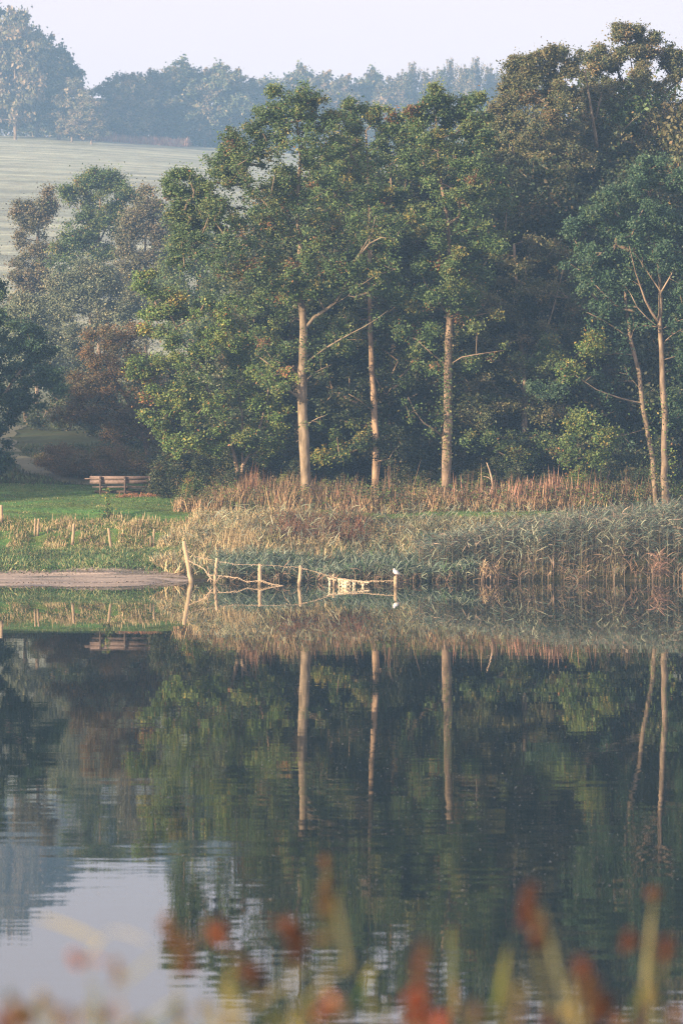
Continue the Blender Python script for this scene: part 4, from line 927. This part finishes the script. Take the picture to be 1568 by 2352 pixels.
reed_bed('dry_reeds', 'broken straw coloured reeds standing in the shallow water', 300, (-3.2, 13), (79.0, 80.2), lambda x, y: (.30 + .25 * sstep(2, 8, x)) * (1 + .5 * np.sin(x * 5.3) * np.sin(x * 1.7 + 1)), 23, [(.30, .2, .14), (.2, .15, .1), BG1], [2, 2, 1], [(.22, .16, .11), (.28, .2, .14)], .6, 5, .26)
reed_bed('pale_reeds', 'bunch of bleached orange reeds leaning over the water below the sapling', 12, (3.6, 4.1), (79.2, 79.6), lambda x, y: .62 + 0 * x, 25, [(.36, .25, .17), TANc], [1, 1], [(.3, .21, .14)], .6, 8, .28)
reed_bed('pale_reeds', 'bunch of bleached pink reeds leaning over the water near the right edge', 18, (8.0, 8.6), (79.1, 79.6), lambda x, y: .80 + 0 * x, 26, [(.42, .26, .19), (.34, .23, .16)], [1, 1], [(.3, .21, .14)], .6, 9, .28)
reed_bed('bank_reeds', 'scattered pale reeds sticking out above the bank herbs', 420, (-4.2, 6), (82, 85.4), lambda x, y: .62 + 0 * x, 24, [BG3, (.28, .30, .17), BG1], [3, 2, 2], [(.26, .22, .12)], .6, 7, .30)

# leafy climber standing before the bench
def tall_weed():
    Y = 86.3; x0 = PX(247, Y); z0 = float(height(x0, Y)); r = np.random.default_rng(4)
    a = Acc(); top = PZ(1124, Y) - z0
    P = np.array([(0, 0, -.03), (.02, 0, top * .4), (-.02, .01, top * .8), (0.01, 0, top)]); P = resample(P, 10); tube(a, P, .008, 5, (.12, .14, .06))
    l = Acc(); n = 110; t = r.uniform(.15, 1.05, n); c = np.stack([r.normal(0, .05, n), r.normal(0, .05, n), t * top], 1)
    leaves(l, c, .075 * r.uniform(.6, 1.2, n), r.normal(size=(n, 3)) + [-.3, -.4, .2], pick('lit', n, r), r, .8)
    n = 160; c = np.stack([r.normal(.05, .16, n), r.normal(0, .12, n), r.uniform(.02, .3, n)], 1)
    leaves(l, c, .075 * r.uniform(.6, 1.2, n), r.normal(size=(n, 3)) + [-.3, -.4, .2], pick('oak', n, r), r, .8)
    o = empty('tall_weed', (x0, Y, z0)); tag(o, 'single tall leafy weed standing on the bank in front of the bench', 'plant')
    obj('stem', a.mesh('weed_stem', M_grass, True), o); obj('foliage', l.mesh('weed_leaves', M_leaf), o)
tall_weed()

# ------------------------------------------------------------------ bench
def bench():
    Y = 92; s = Y / F; r = np.random.default_rng(8)
    x0 = PX(284, Y); z0 = float(height(x0, Y)); root = empty('park_bench', (x0, Y, z0))
    tag(root, 'long weathered plank bench seen from behind, standing at the edge of the lawn', 'bench')
    X = lambda p: PX(p, Y) - x0
    Z = lambda q: PZ(q, Y) - z0
    W = (.19, .14, .125); D = (.09, .065, .055)
    for k, (q0, q1) in enumerate(((1093.3, 1101.6), (1102.6, 1110.8))):
        a = Acc(); box(a, ((X(206) + X(361)) / 2, .03 + k * .015, (Z(q0) + Z(q1)) / 2), (X(361) - X(206), .035, Z(q0) - Z(q1)), np.array(W) * (1 + .06 * k))
        obj('backrest_board', a.mesh('board', M_wood), root)
    a = Acc(); box(a, ((X(194) + X(372)) / 2, .085, Z(1099.5)), (X(372) - X(194), .04, .032), W); obj('rear_rail', a.mesh('rail', M_wood), root)
    for k in range(3):
        a = Acc(); box(a, ((X(211) + X(357)) / 2, .14 + k * .14, Z(1118.5)), (X(357) - X(211), .125, .035), np.array(W) * .85); obj('seat_board', a.mesh('seat_board', M_wood), root)
    a = Acc(); box(a, (X(284), .30, Z(1129.5)), (X(353) - X(216), .05, .075), D); obj('stretcher', a.mesh('stretcher', M_wood), root)
    for p in (230.5, 287, 344):
        a = Acc(); zt, zb = Z(1094), -.12
        box(a, (X(p), -.018, (zt + zb) / 2), (.062, .058, zt - zb), D); u = obj('back_post', a.mesh('back_post', M_wood), root)
        b = Acc(); tube(b, [(X(p), -.049, Z(1102)), (X(p), -.056, Z(1102))], .009, 8, (.6, .6, .6)); obj('bolt', b.mesh('bolt', M_wire), u)
        a = Acc(); box(a, (X(p) + .02, .43, (Z(1121) - .1) / 2), (.075, .07, Z(1121) + .1), D); obj('leg', a.mesh('leg', M_wood), root)
        a = Acc(); box(a, (X(p), .22, Z(1123.2)), (.055, .46, .05), D); obj('seat_bearer', a.mesh('bearer', M_wood), root)
bench()

# ------------------------------------------------------------------ posts and fence
def post_mesh(h, r0, lean=(0, 0), seed=0, C=(.46, .35, .23), chip=0):
    r = np.random.default_rng(seed); a = Acc(); n = 15
    t = np.linspace(0, 1, n); P = np.stack([lean[0] * t + r.normal(0, .004, n), lean[1] * t, -.35 * (t == 0) + h * t], 1)
    P[0] = (-lean[0] * .3, 0, -.35)
    tube(a, P, r0 * np.interp(t, [0, .5, .93, 1], [1.05, 1, .95, .82]), 9, C, True, True, .06, r)
    z = a.V[0][:, 2]; k = np.clip((z - .02) / .14, 0, 1)[:, None] * .65 + .35
    a.C[0] = np.array(C) * .85 * k * r.uniform(.88, 1.1, (len(z), 1))
    return a.mesh('post', M_post, True)
sp = [(3, 1160, 3, 1200, .045, 'weathered stub post half cut off by the left edge of the photo'), (81, 1191, 79, 1232, .028, 'left one of the two thin twin posts in the rough grass'), (89, 1191, 86, 1231, .034, 'right one of the two thin twin posts in the rough grass'),
      (170, 1203, 166, 1252, .042, 'knobbly short post below the left end of the bench'), (249, 1213, 255, 1262, .038, 'short post leaning left, below the tall leafy weed'), (354, 1215, 351, 1256, .034, 'thin short post with a split lower half, below the right end of the bench')]
for i, (xa, ya, xb, yb, r0, t) in enumerate(sp):
    Yc = np.linspace(80.5, 90, 400); dz = height(PX(xb, Yc), Yc) - PZ(yb, Yc)
    Y = float(Yc[int(np.argmax(dz > 0))]) if (dz > 0).any() else 84.6
    xw = PX(xb, Y); z = float(height(xw, Y)); zt = PZ(ya, Y)
    o = obj('short_post', post_mesh(zt - z, r0, ((xa - xb) * Y / F, 0), 30 + i), None, (xw, Y, z)); tag(o, t, 'post', 'short posts on the left bank')
    if i == 5:
        c = obj('split_piece', post_mesh((zt - z) * .62, .026, (.0, 0), 44, (.36, .27, .18)), o, (-.06, -.05, 0))

def fence():
    Yw = 77.6
    root = empty('wire_fence', (PX(440, Yw), Yw, 0)); bx, by = root.location.x, root.location.y
    tag(root, 'old wire fence with sagging wires running from the sand into the water', 'fence')
    posts = [(422, 1243, 440, 1333, 78.6, .058), (498, 1282, 493, 1336, 77.9, .042), (597, 1295, 597, 1342, 77.3, .050), (691, 1299, 686, 1346, 76.9, .045), (766, 1319, 767, 1346, 76.8, .03), (908, 1323, 908, 1354, 75.6, .044)]
    tops = []
    for i, (xa, ya, xb, yb, Y, r0) in enumerate(posts):
        xw = PX(xb, Y); zt = PZ(ya, Y); zb = max(float(height(xw, Y)), -.05) if i == 0 else 0.0
        o = obj('post', post_mesh(zt - zb, r0, ((xa - xb) * Y / F, .0), 60 + i, (.52, .40, .26)), root, (xw - bx, Y - by, zb)); o.location.z = zb
        tops.append((PX(xa, Y), Y, zt))
    def wire(name, pts, rad, C, seed, fuzz=0, par=root):
        r = np.random.default_rng(seed); a = Acc()
        P = resample([(PX(p, Y) - bx, Y - by, PZ(q, Y)) for p, q, Y in pts], 60); P[1:-1] += r.normal(0, .004, (58, 3))
        tube(a, P, rad * r.uniform(.7, 1.3, 60), 5, C)
        if fuzz:      # dried weed caught on the wire
            n = fuzz; i = r.integers(0, 60, n); tri = P[i] + r.normal(0, .012, (n, 3)) - [0, 0, .012]
            leaves(a, tri, .03, r.normal(size=(n, 3)), np.array([(.62, .48, .32)] * n) * r.uniform(.7, 1.1, (n, 1)), r)
        return obj(name, a.mesh(name, M_wire), par)
    wire('wire', [(424, 1262, 78.55), (450, 1278, 78.3), (497, 1288, 77.88), (540, 1296, 77.6), (597, 1297, 77.25), (640, 1300, 77.05), (690, 1303, 76.85)], .0045, (.34, .26, .2), 1, 120)
    wire('wire', [(690, 1304, 76.85), (730, 1315, 76.8), (766, 1327, 76.75), (830, 1335, 76.2), (906, 1334, 75.58)], .007, (.42, .33, .24), 2, 260)
    wire('wire', [(428, 1285, 78.6), (468, 1306, 78.2), (480, 1320, 78.0), (510, 1323, 77.8), (545, 1327, 77.5), (566, 1336, 77.4), (597, 1334, 77.2)], .008, (.42, .33, .24), 3, 300)
    wire('wire', [(597, 1332, 77.2), (625, 1342, 77.0), (655, 1347, 76.9), (693, 1349, 76.8)], .009, (.42, .33, .24), 4, 300)
    # stuck branch beside the second post
    r = np.random.default_rng(6); a = Acc()
    for pts in ([(470, 1308, 0), (478, 1322, 0), (488, 1332, 0), (500, 1335, 0)], [(476, 1300, 0), (480, 1318, 0), (486, 1342, 0)], [(505, 1322, 0), (498, 1334, 0), (492, 1346, 0)], [(484, 1325, 0), (476, 1336, 0)]):
        P = resample([(PX(p, 77.7), 77.7, PZ(q, 77.7)) for p, q, _ in pts], 8); tube(a, P, np.linspace(.012, .006, 8), 5, (.50, .38, .27))
    tag(obj('dead_branch', a.mesh('dead_branch', M_bark)), 'pale forked dead branch caught at the second fence post', 'branch')
    # dried weed hanging in strands from the last span of wire
    def weed(name, label, strands, curtain, seed):
        r = np.random.default_rng(seed); a = Acc(); Yy = 76.55
        for (p, q0, q1, w) in strands:
            n = 9; t = np.linspace(0, 1, n); q = q0 + (q1 - q0) * t
            P = np.stack([PX(p + r.normal(0, .8) * t, Yy) + r.normal(0, .006, n), Yy + r.normal(0, .012, n), PZ(q, Yy)], 1)
            tube(a, P, w * .72 * Yy / F * np.r_[1.3, 1.1, .9, .85, .9, .9, .95, 1, .8] * r.uniform(.8, 1.2, n), 7, np.array((.66, .56, .40)) * r.uniform(.9, 1.1), .6, True, .25, r)
        for (p0, q0, p1, q1, th) in curtain:
            n = 26; t = np.linspace(0, 1, n); P = np.stack([PX(p0 + (p1 - p0) * t, Yy), np.full(n, Yy), PZ(q0 + (q1 - q0) * t, Yy) - .01], 1)
            tube(a, P, th * .62 * Yy / F * r.uniform(.4, 1.3, n), 7, (.70, .60, .43), 1, True, .3, r)
        tag(obj(name, a.mesh(name, M_weed, True)), label, 'dried weed', 'dried weed hanging on the wire')
    weed('dried_weed', 'single pale strand of dried weed nearest the fourth fence post', [(756, 1328, 1348, 3.0), (758, 1328, 1347, 2)], [(751, 1326, 770, 1332, 2.6), (762, 1328, 772, 1332, 4)], 1)
    weed('dried_weed', 'wide pale mat of dried weed hanging from the wire to the water', [(778, 1331, 1350, 2.6), (782, 1332, 1346, 2.4), (789, 1332, 1349, 4), (794, 1331, 1350, 5), (799, 1332, 1346, 5), (803, 1333, 1351, 2.4), (786, 1334, 1350, 2.5)], [(776, 1330, 808, 1334, 3.2), (786, 1340, 802, 1342, 4)], 2)
    weed('dried_weed', 'ragged fringe of dried weed with two strands reaching the water, nearest the bird', [(811, 1333, 1350, 3.2), (815, 1334, 1344, 3), (822, 1336, 1342, 2), (828, 1336, 1343, 2), (833, 1336, 1352, 3.0), (835, 1337, 1345, 4.4), (842, 1337, 1343, 2.4)], [(807, 1333, 848, 1337.5, 3.4), (826, 1337, 846, 1338, 2.6)], 3)
fence()

def gull():
    Y = 75.6; x0 = PX(908, Y); z0 = PZ(1323, Y); s = 1.0
    root = empty('gull', (x0, Y, z0)); tag(root, 'small white gull with tucked head perched on the last fence post', 'bird')
    a = Acc()
    P = np.array([(.105, 0, .045), (.085, 0, .055), (.06, 0, .068), (.03, 0, .085), (.0, 0, .098), (-.022, 0, .112), (-.03, 0, .13), (-.03, 0, .147), (-.034, 0, .162), (-.044, 0, .171), (-.056, 0, .168)])
    R = np.array([.006, .022, .043, .058, .060, .050, .038, .033, .032, .026, .010]) * 1.0
    C = []
    tube(a, P, R, 14, (.82, .80, .78), .9)
    V = np.concatenate(a.V); Cc = np.tile((.82, .80, .78), (len(V), 1))
    back = (V[:, 2] > np.interp(V[:, 0], [-.03, .0, .1], [.15, .118, .05])) & (V[:, 0] > -.01); Cc[back] = (.45, .47, .52)
    a.C = [Cc]
    obj('body', a.mesh('gull_body', M_feather, True), root)
    b = Acc(); tube(b, [(-.056, 0, .168), (-.072, -.004, .163), (-.084, -.006, .157)], [.007, .005, .002], 6, (.35, .12, .05)); obj('beak', b.mesh('gull_beak', M_feather), root)
    for sy in (-.016, .016):
        b = Acc(); tube(b, [(.0, sy, .055), (.004, sy, .02), (-.002, sy, 0.0)], [.005, .004, .004], 6, (.45, .15, .08)); obj('leg', b.mesh('gull_leg', M_feather), root)
    for sy in (-1, 1):
        w = Acc(); tube(w, [(-.01, sy * .048, .11), (.03, sy * .054, .095), (.07, sy * .034, .07), (.12, sy * .012, .05)], [.012, .026, .02, .004], 8, (.50, .52, .56), .35); obj('wing', w.mesh('gull_wing', M_feather, True), root)
gull()

def litter():
    r = np.random.default_rng(19); a = Acc(); n = 900
    x = r.uniform(-11, -3.7, n); e = r.random(n)
    y = np.where(e < .5, 80.6 + .25 * np.sin(x * 1.9) + r.normal(0, .10, n), np.where(e < .75, 77.9 + .2 * np.sin(x * 1.1) + r.normal(0, .12, n), r.uniform(77.5, 80.6, n)))
    z = height(x, y) + .02
    leaves(a, np.stack([x, y, z], 1), r.uniform(.02, .07, n), r.normal(size=(n, 3)) * .5 + [0, 0, 1], colmix([(.08, .06, .045), (.2, .15, .1), (.5, .46, .42)], [4, 2, 1], n, r), r, .5)
    tag(obj('beach_litter', a.mesh('beach_litter', M_leaf)), 'dark drift litter and feathers strewn over the sand', 'litter', None, 'stuff')
litter()
# stones on the beach
r = np.random.default_rng(12)
def stone_mesh(seed):
    q = np.random.default_rng(seed); a = Acc(); n = 6
    tube(a, np.stack([np.linspace(-1, 1, n), np.zeros(n), np.zeros(n)], 1), [.35, .8, 1., .95, .75, .3], 7, (.42, .40, .42), .6, True, .18, q)
    a.C = [np.tile((.42, .40, .42), (a.n, 1))]; return a.mesh('stone', M_stone, True)
sm = [stone_mesh(1), stone_mesh(2)]
sl = [(345, 1297, .075, 'pale stone highest on the beach corner'), (332, 1304, .05, 'small grey stone left of the highest pale stone'), (372, 1306, .06, 'grey stone at the right end of the beach corner'), (358, 1309, .035, 'small pebble between the beach corner stones')]
st0 = None
for px, py, s, t in sl:
    Y = 81.4 - .04 * (py - 1297); x = PX(px, Y)
    o = obj('stone', sm[px % 2], None, (x, Y, float(height(x, Y)) + .02)); o.scale = (s, s, s * .8); o.rotation_euler = (0, 0, px * .3); tag(o, t, 'stone', 'stones on the beach')

# ------------------------------------------------------------------ water glints painted as pale specks on the lake
def glint():
    r = np.random.default_rng(15); n = 3600
    iy = r.uniform(0, 1, n); py = 1440 + 640 * iy ** 1.15; Y = CH * F / (py - HOR)
    px = r.uniform(-40, 1610, n); dens = .5 + .5 * np.sin(px * .006 + 2.2 * np.sin(py * .008)) * np.cos(py * .013 + 1)
    keep = r.random(n) < .25 + .75 * dens; px, Y = px[keep], Y[keep]; n = len(px)
    X = PX(px, Y); s = r.uniform(.0025, .005, n) * np.where(r.random(n) < .04, 1.7, 1) 
    a = Acc(); c = np.stack([X, Y, np.full(n, .001)], 1)
    off = np.array([(-1.5, 0, 0), (.75, -.7, 0), (.75, .7, 0), (0, 0, .75)])
    V = c[:, None, :] + off[None] * s[:, None, None]
    i = np.arange(n)[:, None] * 4; T = np.concatenate([i + [0, 1, 3], i + [1, 2, 3], i + [2, 0, 3]])
    a.add(V.reshape(-1, 3), None, T, (.28, .30, .32))
    tag(obj('glint_specks', a.mesh('glint_specks', M_speck)), 'tiny pale specks painted as glints on the dark water', 'glint', None, 'stuff')
glint()

# ------------------------------------------------------------------ plants on the near bank, far out of focus
def near_plant(name, label, Y, tip, foot, heads, leafs, seed, stem=(.20, .18, .05), rad=.0022):
    """tip/foot in frame pixels; heads (px,py,rx,ry,color); leafs (px0,py0,px1,py1,w_px,color,bow)"""
    r = np.random.default_rng(seed); s = Y / F
    fx = PX(foot, Y); z0 = float(height(fx, Y)); root = empty(name, (fx, Y, z0)); tag(root, label, 'plant', 'out of focus plants on the near bank')
    tp = np.array([PX(tip[0], Y) - fx, 0, PZ(tip[1], Y) - z0]); a = Acc()
    mid = np.array([tp[0] * .3, .02, tp[2] * .55]); P = resample([(0, 0, -.03), mid, tp], 14); P[2:-1, 0] += .004 * np.sin(np.arange(11))
    tube(a, P, np.linspace(rad * 1.6, rad * .7, 14), 6, stem); obj('stem', a.mesh('stem', M_leaf, True), root)
    for (px, py, rx, ry, c) in heads:
        h = Acc(); n = int(26 + rx * ry * .05); ctr = np.array([PX(px, Y) - fx, 0, PZ(py, Y) - z0])
        sub = norm(r.normal(size=(6, 3))) * r.uniform(.2, .9, (6, 1)); q = ctr + (sub[r.integers(0, 6, n)] + r.normal(0, .24, (n, 3))) * np.array([rx, rx, ry]) * s
        leaves(h, q, .011, r.normal(size=(n, 3)), np.array([c] * n) * r.uniform(.7, 1.3, (n, 1)), r, .75)
        jn = P[int(np.argmin(np.linalg.norm(P - ctr, axis=1)))]
        tube(h, [jn, (jn + ctr) / 2 + [0, 0, .004], ctr], [.0014, .0012, .0008], 5, c)
        obj('seed_head', h.mesh('seed_head', M_leaf), root)
    for (xa, ya, xb, yb, w, c, bow) in leafs:
        l = Acc(); A_ = np.array([PX(xa, Y) - fx, 0, PZ(ya, Y) - z0]); B_ = np.array([PX(xb, Y) - fx, 0, PZ(yb, Y) - z0])
        jn = P[int(np.argmin(np.linalg.norm(P - A_, axis=1)))]
        m = (A_ + B_) / 2 + np.array([0, 0, bow * s]); t = np.linspace(0, 1, 10)[:, None]
        Q = (1 - t) ** 2 * A_ + 2 * t * (1 - t) * m + t * t * B_
        ww = w * s * .26 * np.sin(pi * np.clip(np.linspace(.12, .98, 10), 0, 1)) ** .6
        tn = norm(np.gradient(Q, axis=0)); sd = norm(np.cross(tn, np.array([0, 1.0, .25])))
        up = np.cross(sd, tn) * .25
        V = np.stack([Q - sd * ww[:, None] + up * ww[:, None], Q, Q + sd * ww[:, None] + up * ww[:, None]], 1).reshape(-1, 3)
        F_ = [(i * 3 + j, i * 3 + j + 1, i * 3 + j + 4, i * 3 + j + 3) for i in range(9) for j in range(2)]
        l.add(V, F_, None, np.array(c) * r.uniform(.9, 1.1))
        if np.linalg.norm(jn - A_) > .004: tube(l, [jn, (jn + A_) / 2, A_], [.0016, .0013, .0010], 5, c)
        obj('leaf', l.mesh('leaf', M_leaf, True), root)
R1, R2, R3 = (.175, .070, .042), (.12, .056, .04), (.18, .10, .055)
YG, YY, DG, OL = (.20, .20, .10), (.28, .24, .09), (.025, .09, .03), (.10, .12, .06)
near_plant('dock_plant', 'blurred plant with bright orange red head beside a long yellow green blade', 4.4, (1225, 2080), 1330,
  [(1215, 2100, 24, 42, R1), (1232, 2150, 16, 34, R2), (1218, 2050, 14, 22, R2)], [(1300, 2330, 1240, 2075, 20, YG, 10)], 1)
near_plant('dock_plant', 'blurred plant with big rust red cluster above yellow leaves, lower right', 4.0, (1345, 2230), 1360,
  [(1340, 2225, 26, 30, R1), (1350, 2275, 34, 30, R3), (1385, 2300, 24, 28, R2), (1378, 2330, 24, 16, R1)], [(1325, 2380, 1308, 2240, 24, YY, 8), (1330, 2350, 1400, 2310, 18, YY, 6)], 2)
near_plant('dock_plant', 'blurred tall thin plant with a small dull red tip near the right edge', 5.0, (1502, 2035), 1480,
  [(1500, 2050, 15, 26, R2)], [(1478, 2290, 1498, 2090, 19, (.30, .27, .13), 8), (1490, 2240, 1488, 2140, 16, OL, 4)], 3)
near_plant('dock_plant', 'blurred plant with a round red head and a dark green blade at the right edge', 4.6, (1530, 2165), 1440,
  [(1530, 2180, 24, 24, R1), (1450, 2160, 22, 28, (.16, .07, .05))], [(1420, 2400, 1480, 2260, 22, DG, 20)], 4)
near_plant('dock_plant', 'blurred plant with red double cluster and curved pale blade, near the centre', 4.2, (668, 2110), 700,
  [(664, 2125, 30, 26, R1), (682, 2190, 26, 34, R2), (672, 2160, 22, 26, R2)], [(690, 2310, 812, 2205, 24, YY, 6), (800, 2235, 768, 2060, 20, YG, 16), (700, 2170, 765, 2150, 20, (.26, .14, .06), 4)], 5)
near_plant('dock_plant', 'blurred plant with a faint brown feathery tip above the centre cluster', 5.4, (750, 2000), 740,
  [(748, 2060, 26, 60, (.15, .09, .05)), (752, 1990, 14, 24, (.17, .09, .05))], [(760, 2130, 790, 2030, 14, OL, 10)], 6)
near_plant('dock_plant', 'blurred plant with orange feathery head over the bright sky reflection, left of centre', 4.3, (400, 2120), 450,
  [(398, 2140, 18, 34, R3), (418, 2180, 24, 40, R3), (428, 2225, 26, 24, R1), (380, 2125, 12, 20, R3)], [(470, 2400, 420, 2330, 14, OL, 6)], 7)
near_plant('dock_plant', 'blurred plant with dark red head and yellow leaf, left of the centre cluster', 4.1, (575, 2215), 545,
  [(575, 2235, 32, 24, R2), (500, 2160, 18, 46, (.24, .08, .04)), (590, 2255, 22, 20, R2)], [(560, 2330, 690, 2245, 24, YY, 8), (520, 2340, 535, 2190, 18, (.22, .20, .04), 6), (530, 2330, 505, 2245, 16, YG, 4)], 8)
near_plant('dock_plant', 'blurred plant with tall dark red head and pink tuft at the bottom edge', 3.9, (960, 2230), 960,
  [(962, 2240, 16, 40, R1), (952, 2310, 24, 44, (.22, .04, .02)), (1005, 2345, 30, 22, (.55, .18, .10)), (972, 2190, 14, 26, (.16, .09, .06))], [(975, 2400, 985, 2260, 16, R3, 4)], 9)
near_plant('reed_blade', 'blurred single olive blade rising right of the dark red head', 5.2, (1038, 2130), 1040, [], [(1040, 2350, 1038, 2130, 24, OL, 2), (1042, 2330, 1040, 2250, 22, (.32, .20, .07), 2)], 10)
near_plant('reed_blade', 'blurred green yellow blade between the dark red head and the orange red head', 4.6, (1165, 2180), 1120, [], [(1130, 2360, 1168, 2170, 20, (.22, .24, .05), 6), (1125, 2380, 1145, 2250, 14, DG, 4)], 11)
near_plant('reed_blade', 'blurred yellow blade pointing up left over the bright sky reflection', 4.3, (205, 2190), 260, [], [(232, 2165, 85, 2108, 16, (.42, .36, .10), 12), (250, 2140, 345, 2170, 10, (.4, .38, .25), 16)], 12, rad=.0012)
near_plant('dock_plant', 'blurred thin brown plant standing in the bright sky reflection', 3.9, (275, 2220), 300,
  [(268, 2230, 10, 26, (.25, .17, .08)), (165, 2200, 18, 12, (.4, .2, .14)), (180, 2210, 10, 14, (.36, .18, .13))], [(285, 2260, 370, 2190, 13, (.32, .32, .14), 8), (300, 2370, 265, 2290, 12, (.24, .17, .1), 4)], 13, rad=.0014)
near_plant('dock_plant', 'blurred rusty plant cut off in the bottom left corner', 3.6, (40, 2300), 30,
  [(38, 2320, 26, 26, R3), (10, 2345, 30, 26, R1), (60, 2350, 20, 20, R2)], [(20, 2390, 60, 2300, 16, YG, 6)], 14)
near_plant('dock_plant', 'blurred olive brown tuft next to the rusty plant in the bottom left corner', 3.7, (98, 2290), 100,
  [(98, 2310, 14, 26, (.26, .2, .06)), (145, 2335, 24, 20, (.22, .15, .1))], [(120, 2390, 95, 2290, 14, OL, 4)], 15)
near_plant('reed_blade', 'blurred dark green blades at the bottom left, right of the corner tufts', 3.6, (225, 2270), 230, [], [(232, 2400, 220, 2265, 22, DG, 3), (300, 2420, 400, 2345, 26, (.05, .10, .03), 22), (240, 2420, 330, 2340, 26, (.08, .10, .03), 14)], 16)
near_plant('reed_blade', 'blurred pale green blade slanting over the lower sky reflection', 4.0, (420, 2290), 330, [], [(330, 2350, 430, 2285, 14, (.34, .36, .24), 4)], 17, rad=.001)
near_plant('dock_plant', 'blurred pink and yellow tuft at the bottom beneath the centre cluster', 3.7, (750, 2290), 750,
  [(735, 2335, 30, 20, (.5, .17, .09)), (765, 2300, 18, 28, (.42, .18, .13))], [(700, 2400, 650, 2330, 20, (.3, .26, .07), 6)], 18)
near_plant('reed_blade', 'blurred yellow stems at the bottom below the yellow leaf, left of centre', 3.8, (490, 2300), 500, [], [(505, 2400, 488, 2290, 20, YY, 3), (560, 2400, 520, 2250, 18, (.30, .26, .06), 5)], 19)
near_plant('reed_blade', 'blurred small yellow green leaf right of the curved pale blade', 4.4, (850, 2225), 835, [], [(835, 2260, 862, 2215, 18, (.40, .38, .05), 4), (820, 2300, 850, 2235, 16, (.06, .15, .03), 4)], 20)
q = np.random.default_rng(31); cs = [(.26, .13, .07), (.22, .19, .08), (.30, .24, .10), (.14, .16, .06), (.34, .2, .13), (.2, .09, .06)]
for i, px in enumerate([20, 70, 130, 185, 250, 330, 400, 470, 530, 620, 700, 790, 880, 940, 1080, 1130, 1180, 1260, 1310, 1420, 1480, 1540]):
    c1, c2 = cs[q.integers(0, 6)], cs[q.integers(0, 6)]; ty = q.uniform(2270, 2335)
    near_plant('bank_tuft', 'small blurred muted tuft along the bottom edge of the view', 3.5 + q.uniform(0, .8), (px, ty), px + q.uniform(-15, 15),
      [(px + q.uniform(-8, 8), ty + 18, q.uniform(9, 17), q.uniform(14, 24), c1)], [(px - 8, 2400, px + q.uniform(-40, 40), ty + q.uniform(0, 30), 13, c2, 6)], 60 + i, rad=.0015)
# turf of the near bank
rr = np.random.default_rng(77)
grass_patch('near_bank_grass', 'rough grass on the near bank below the camera', 14000, (-3.5, 3.5), (3.2, 8.5), .28, .008, [G1, G2, TANc], [3, 3, 1], 78, .4, .8)

# ------------------------------------------------------------------ morning haze
def haze():
    x0, x1, y0, y1, z0, z1 = -950, 950, -210, 2550, -4, 74
    a = Acc(); box(a, ((x0 + x1) / 2, (y0 + y1) / 2, (z0 + z1) / 2), (x1 - x0, y1 - y0, z1 - z0))
    m, nt, N, Lk = mat_new('haze'); out = N.new('ShaderNodeOutputMaterial'); v = N.new('ShaderNodeVolumePrincipled')
    v.inputs['Color'].default_value = (.34, .60, 1.0, 1); v.inputs['Density'].default_value = .00102
    v.inputs['Anisotropy'].default_value = 0.0
    Lk.new(v.outputs[0], out.inputs['Volume'])
    tag(obj('haze', a.mesh('haze', m)), 'pale blue morning haze over lake and hill', 'haze', None, 'stuff')
haze()
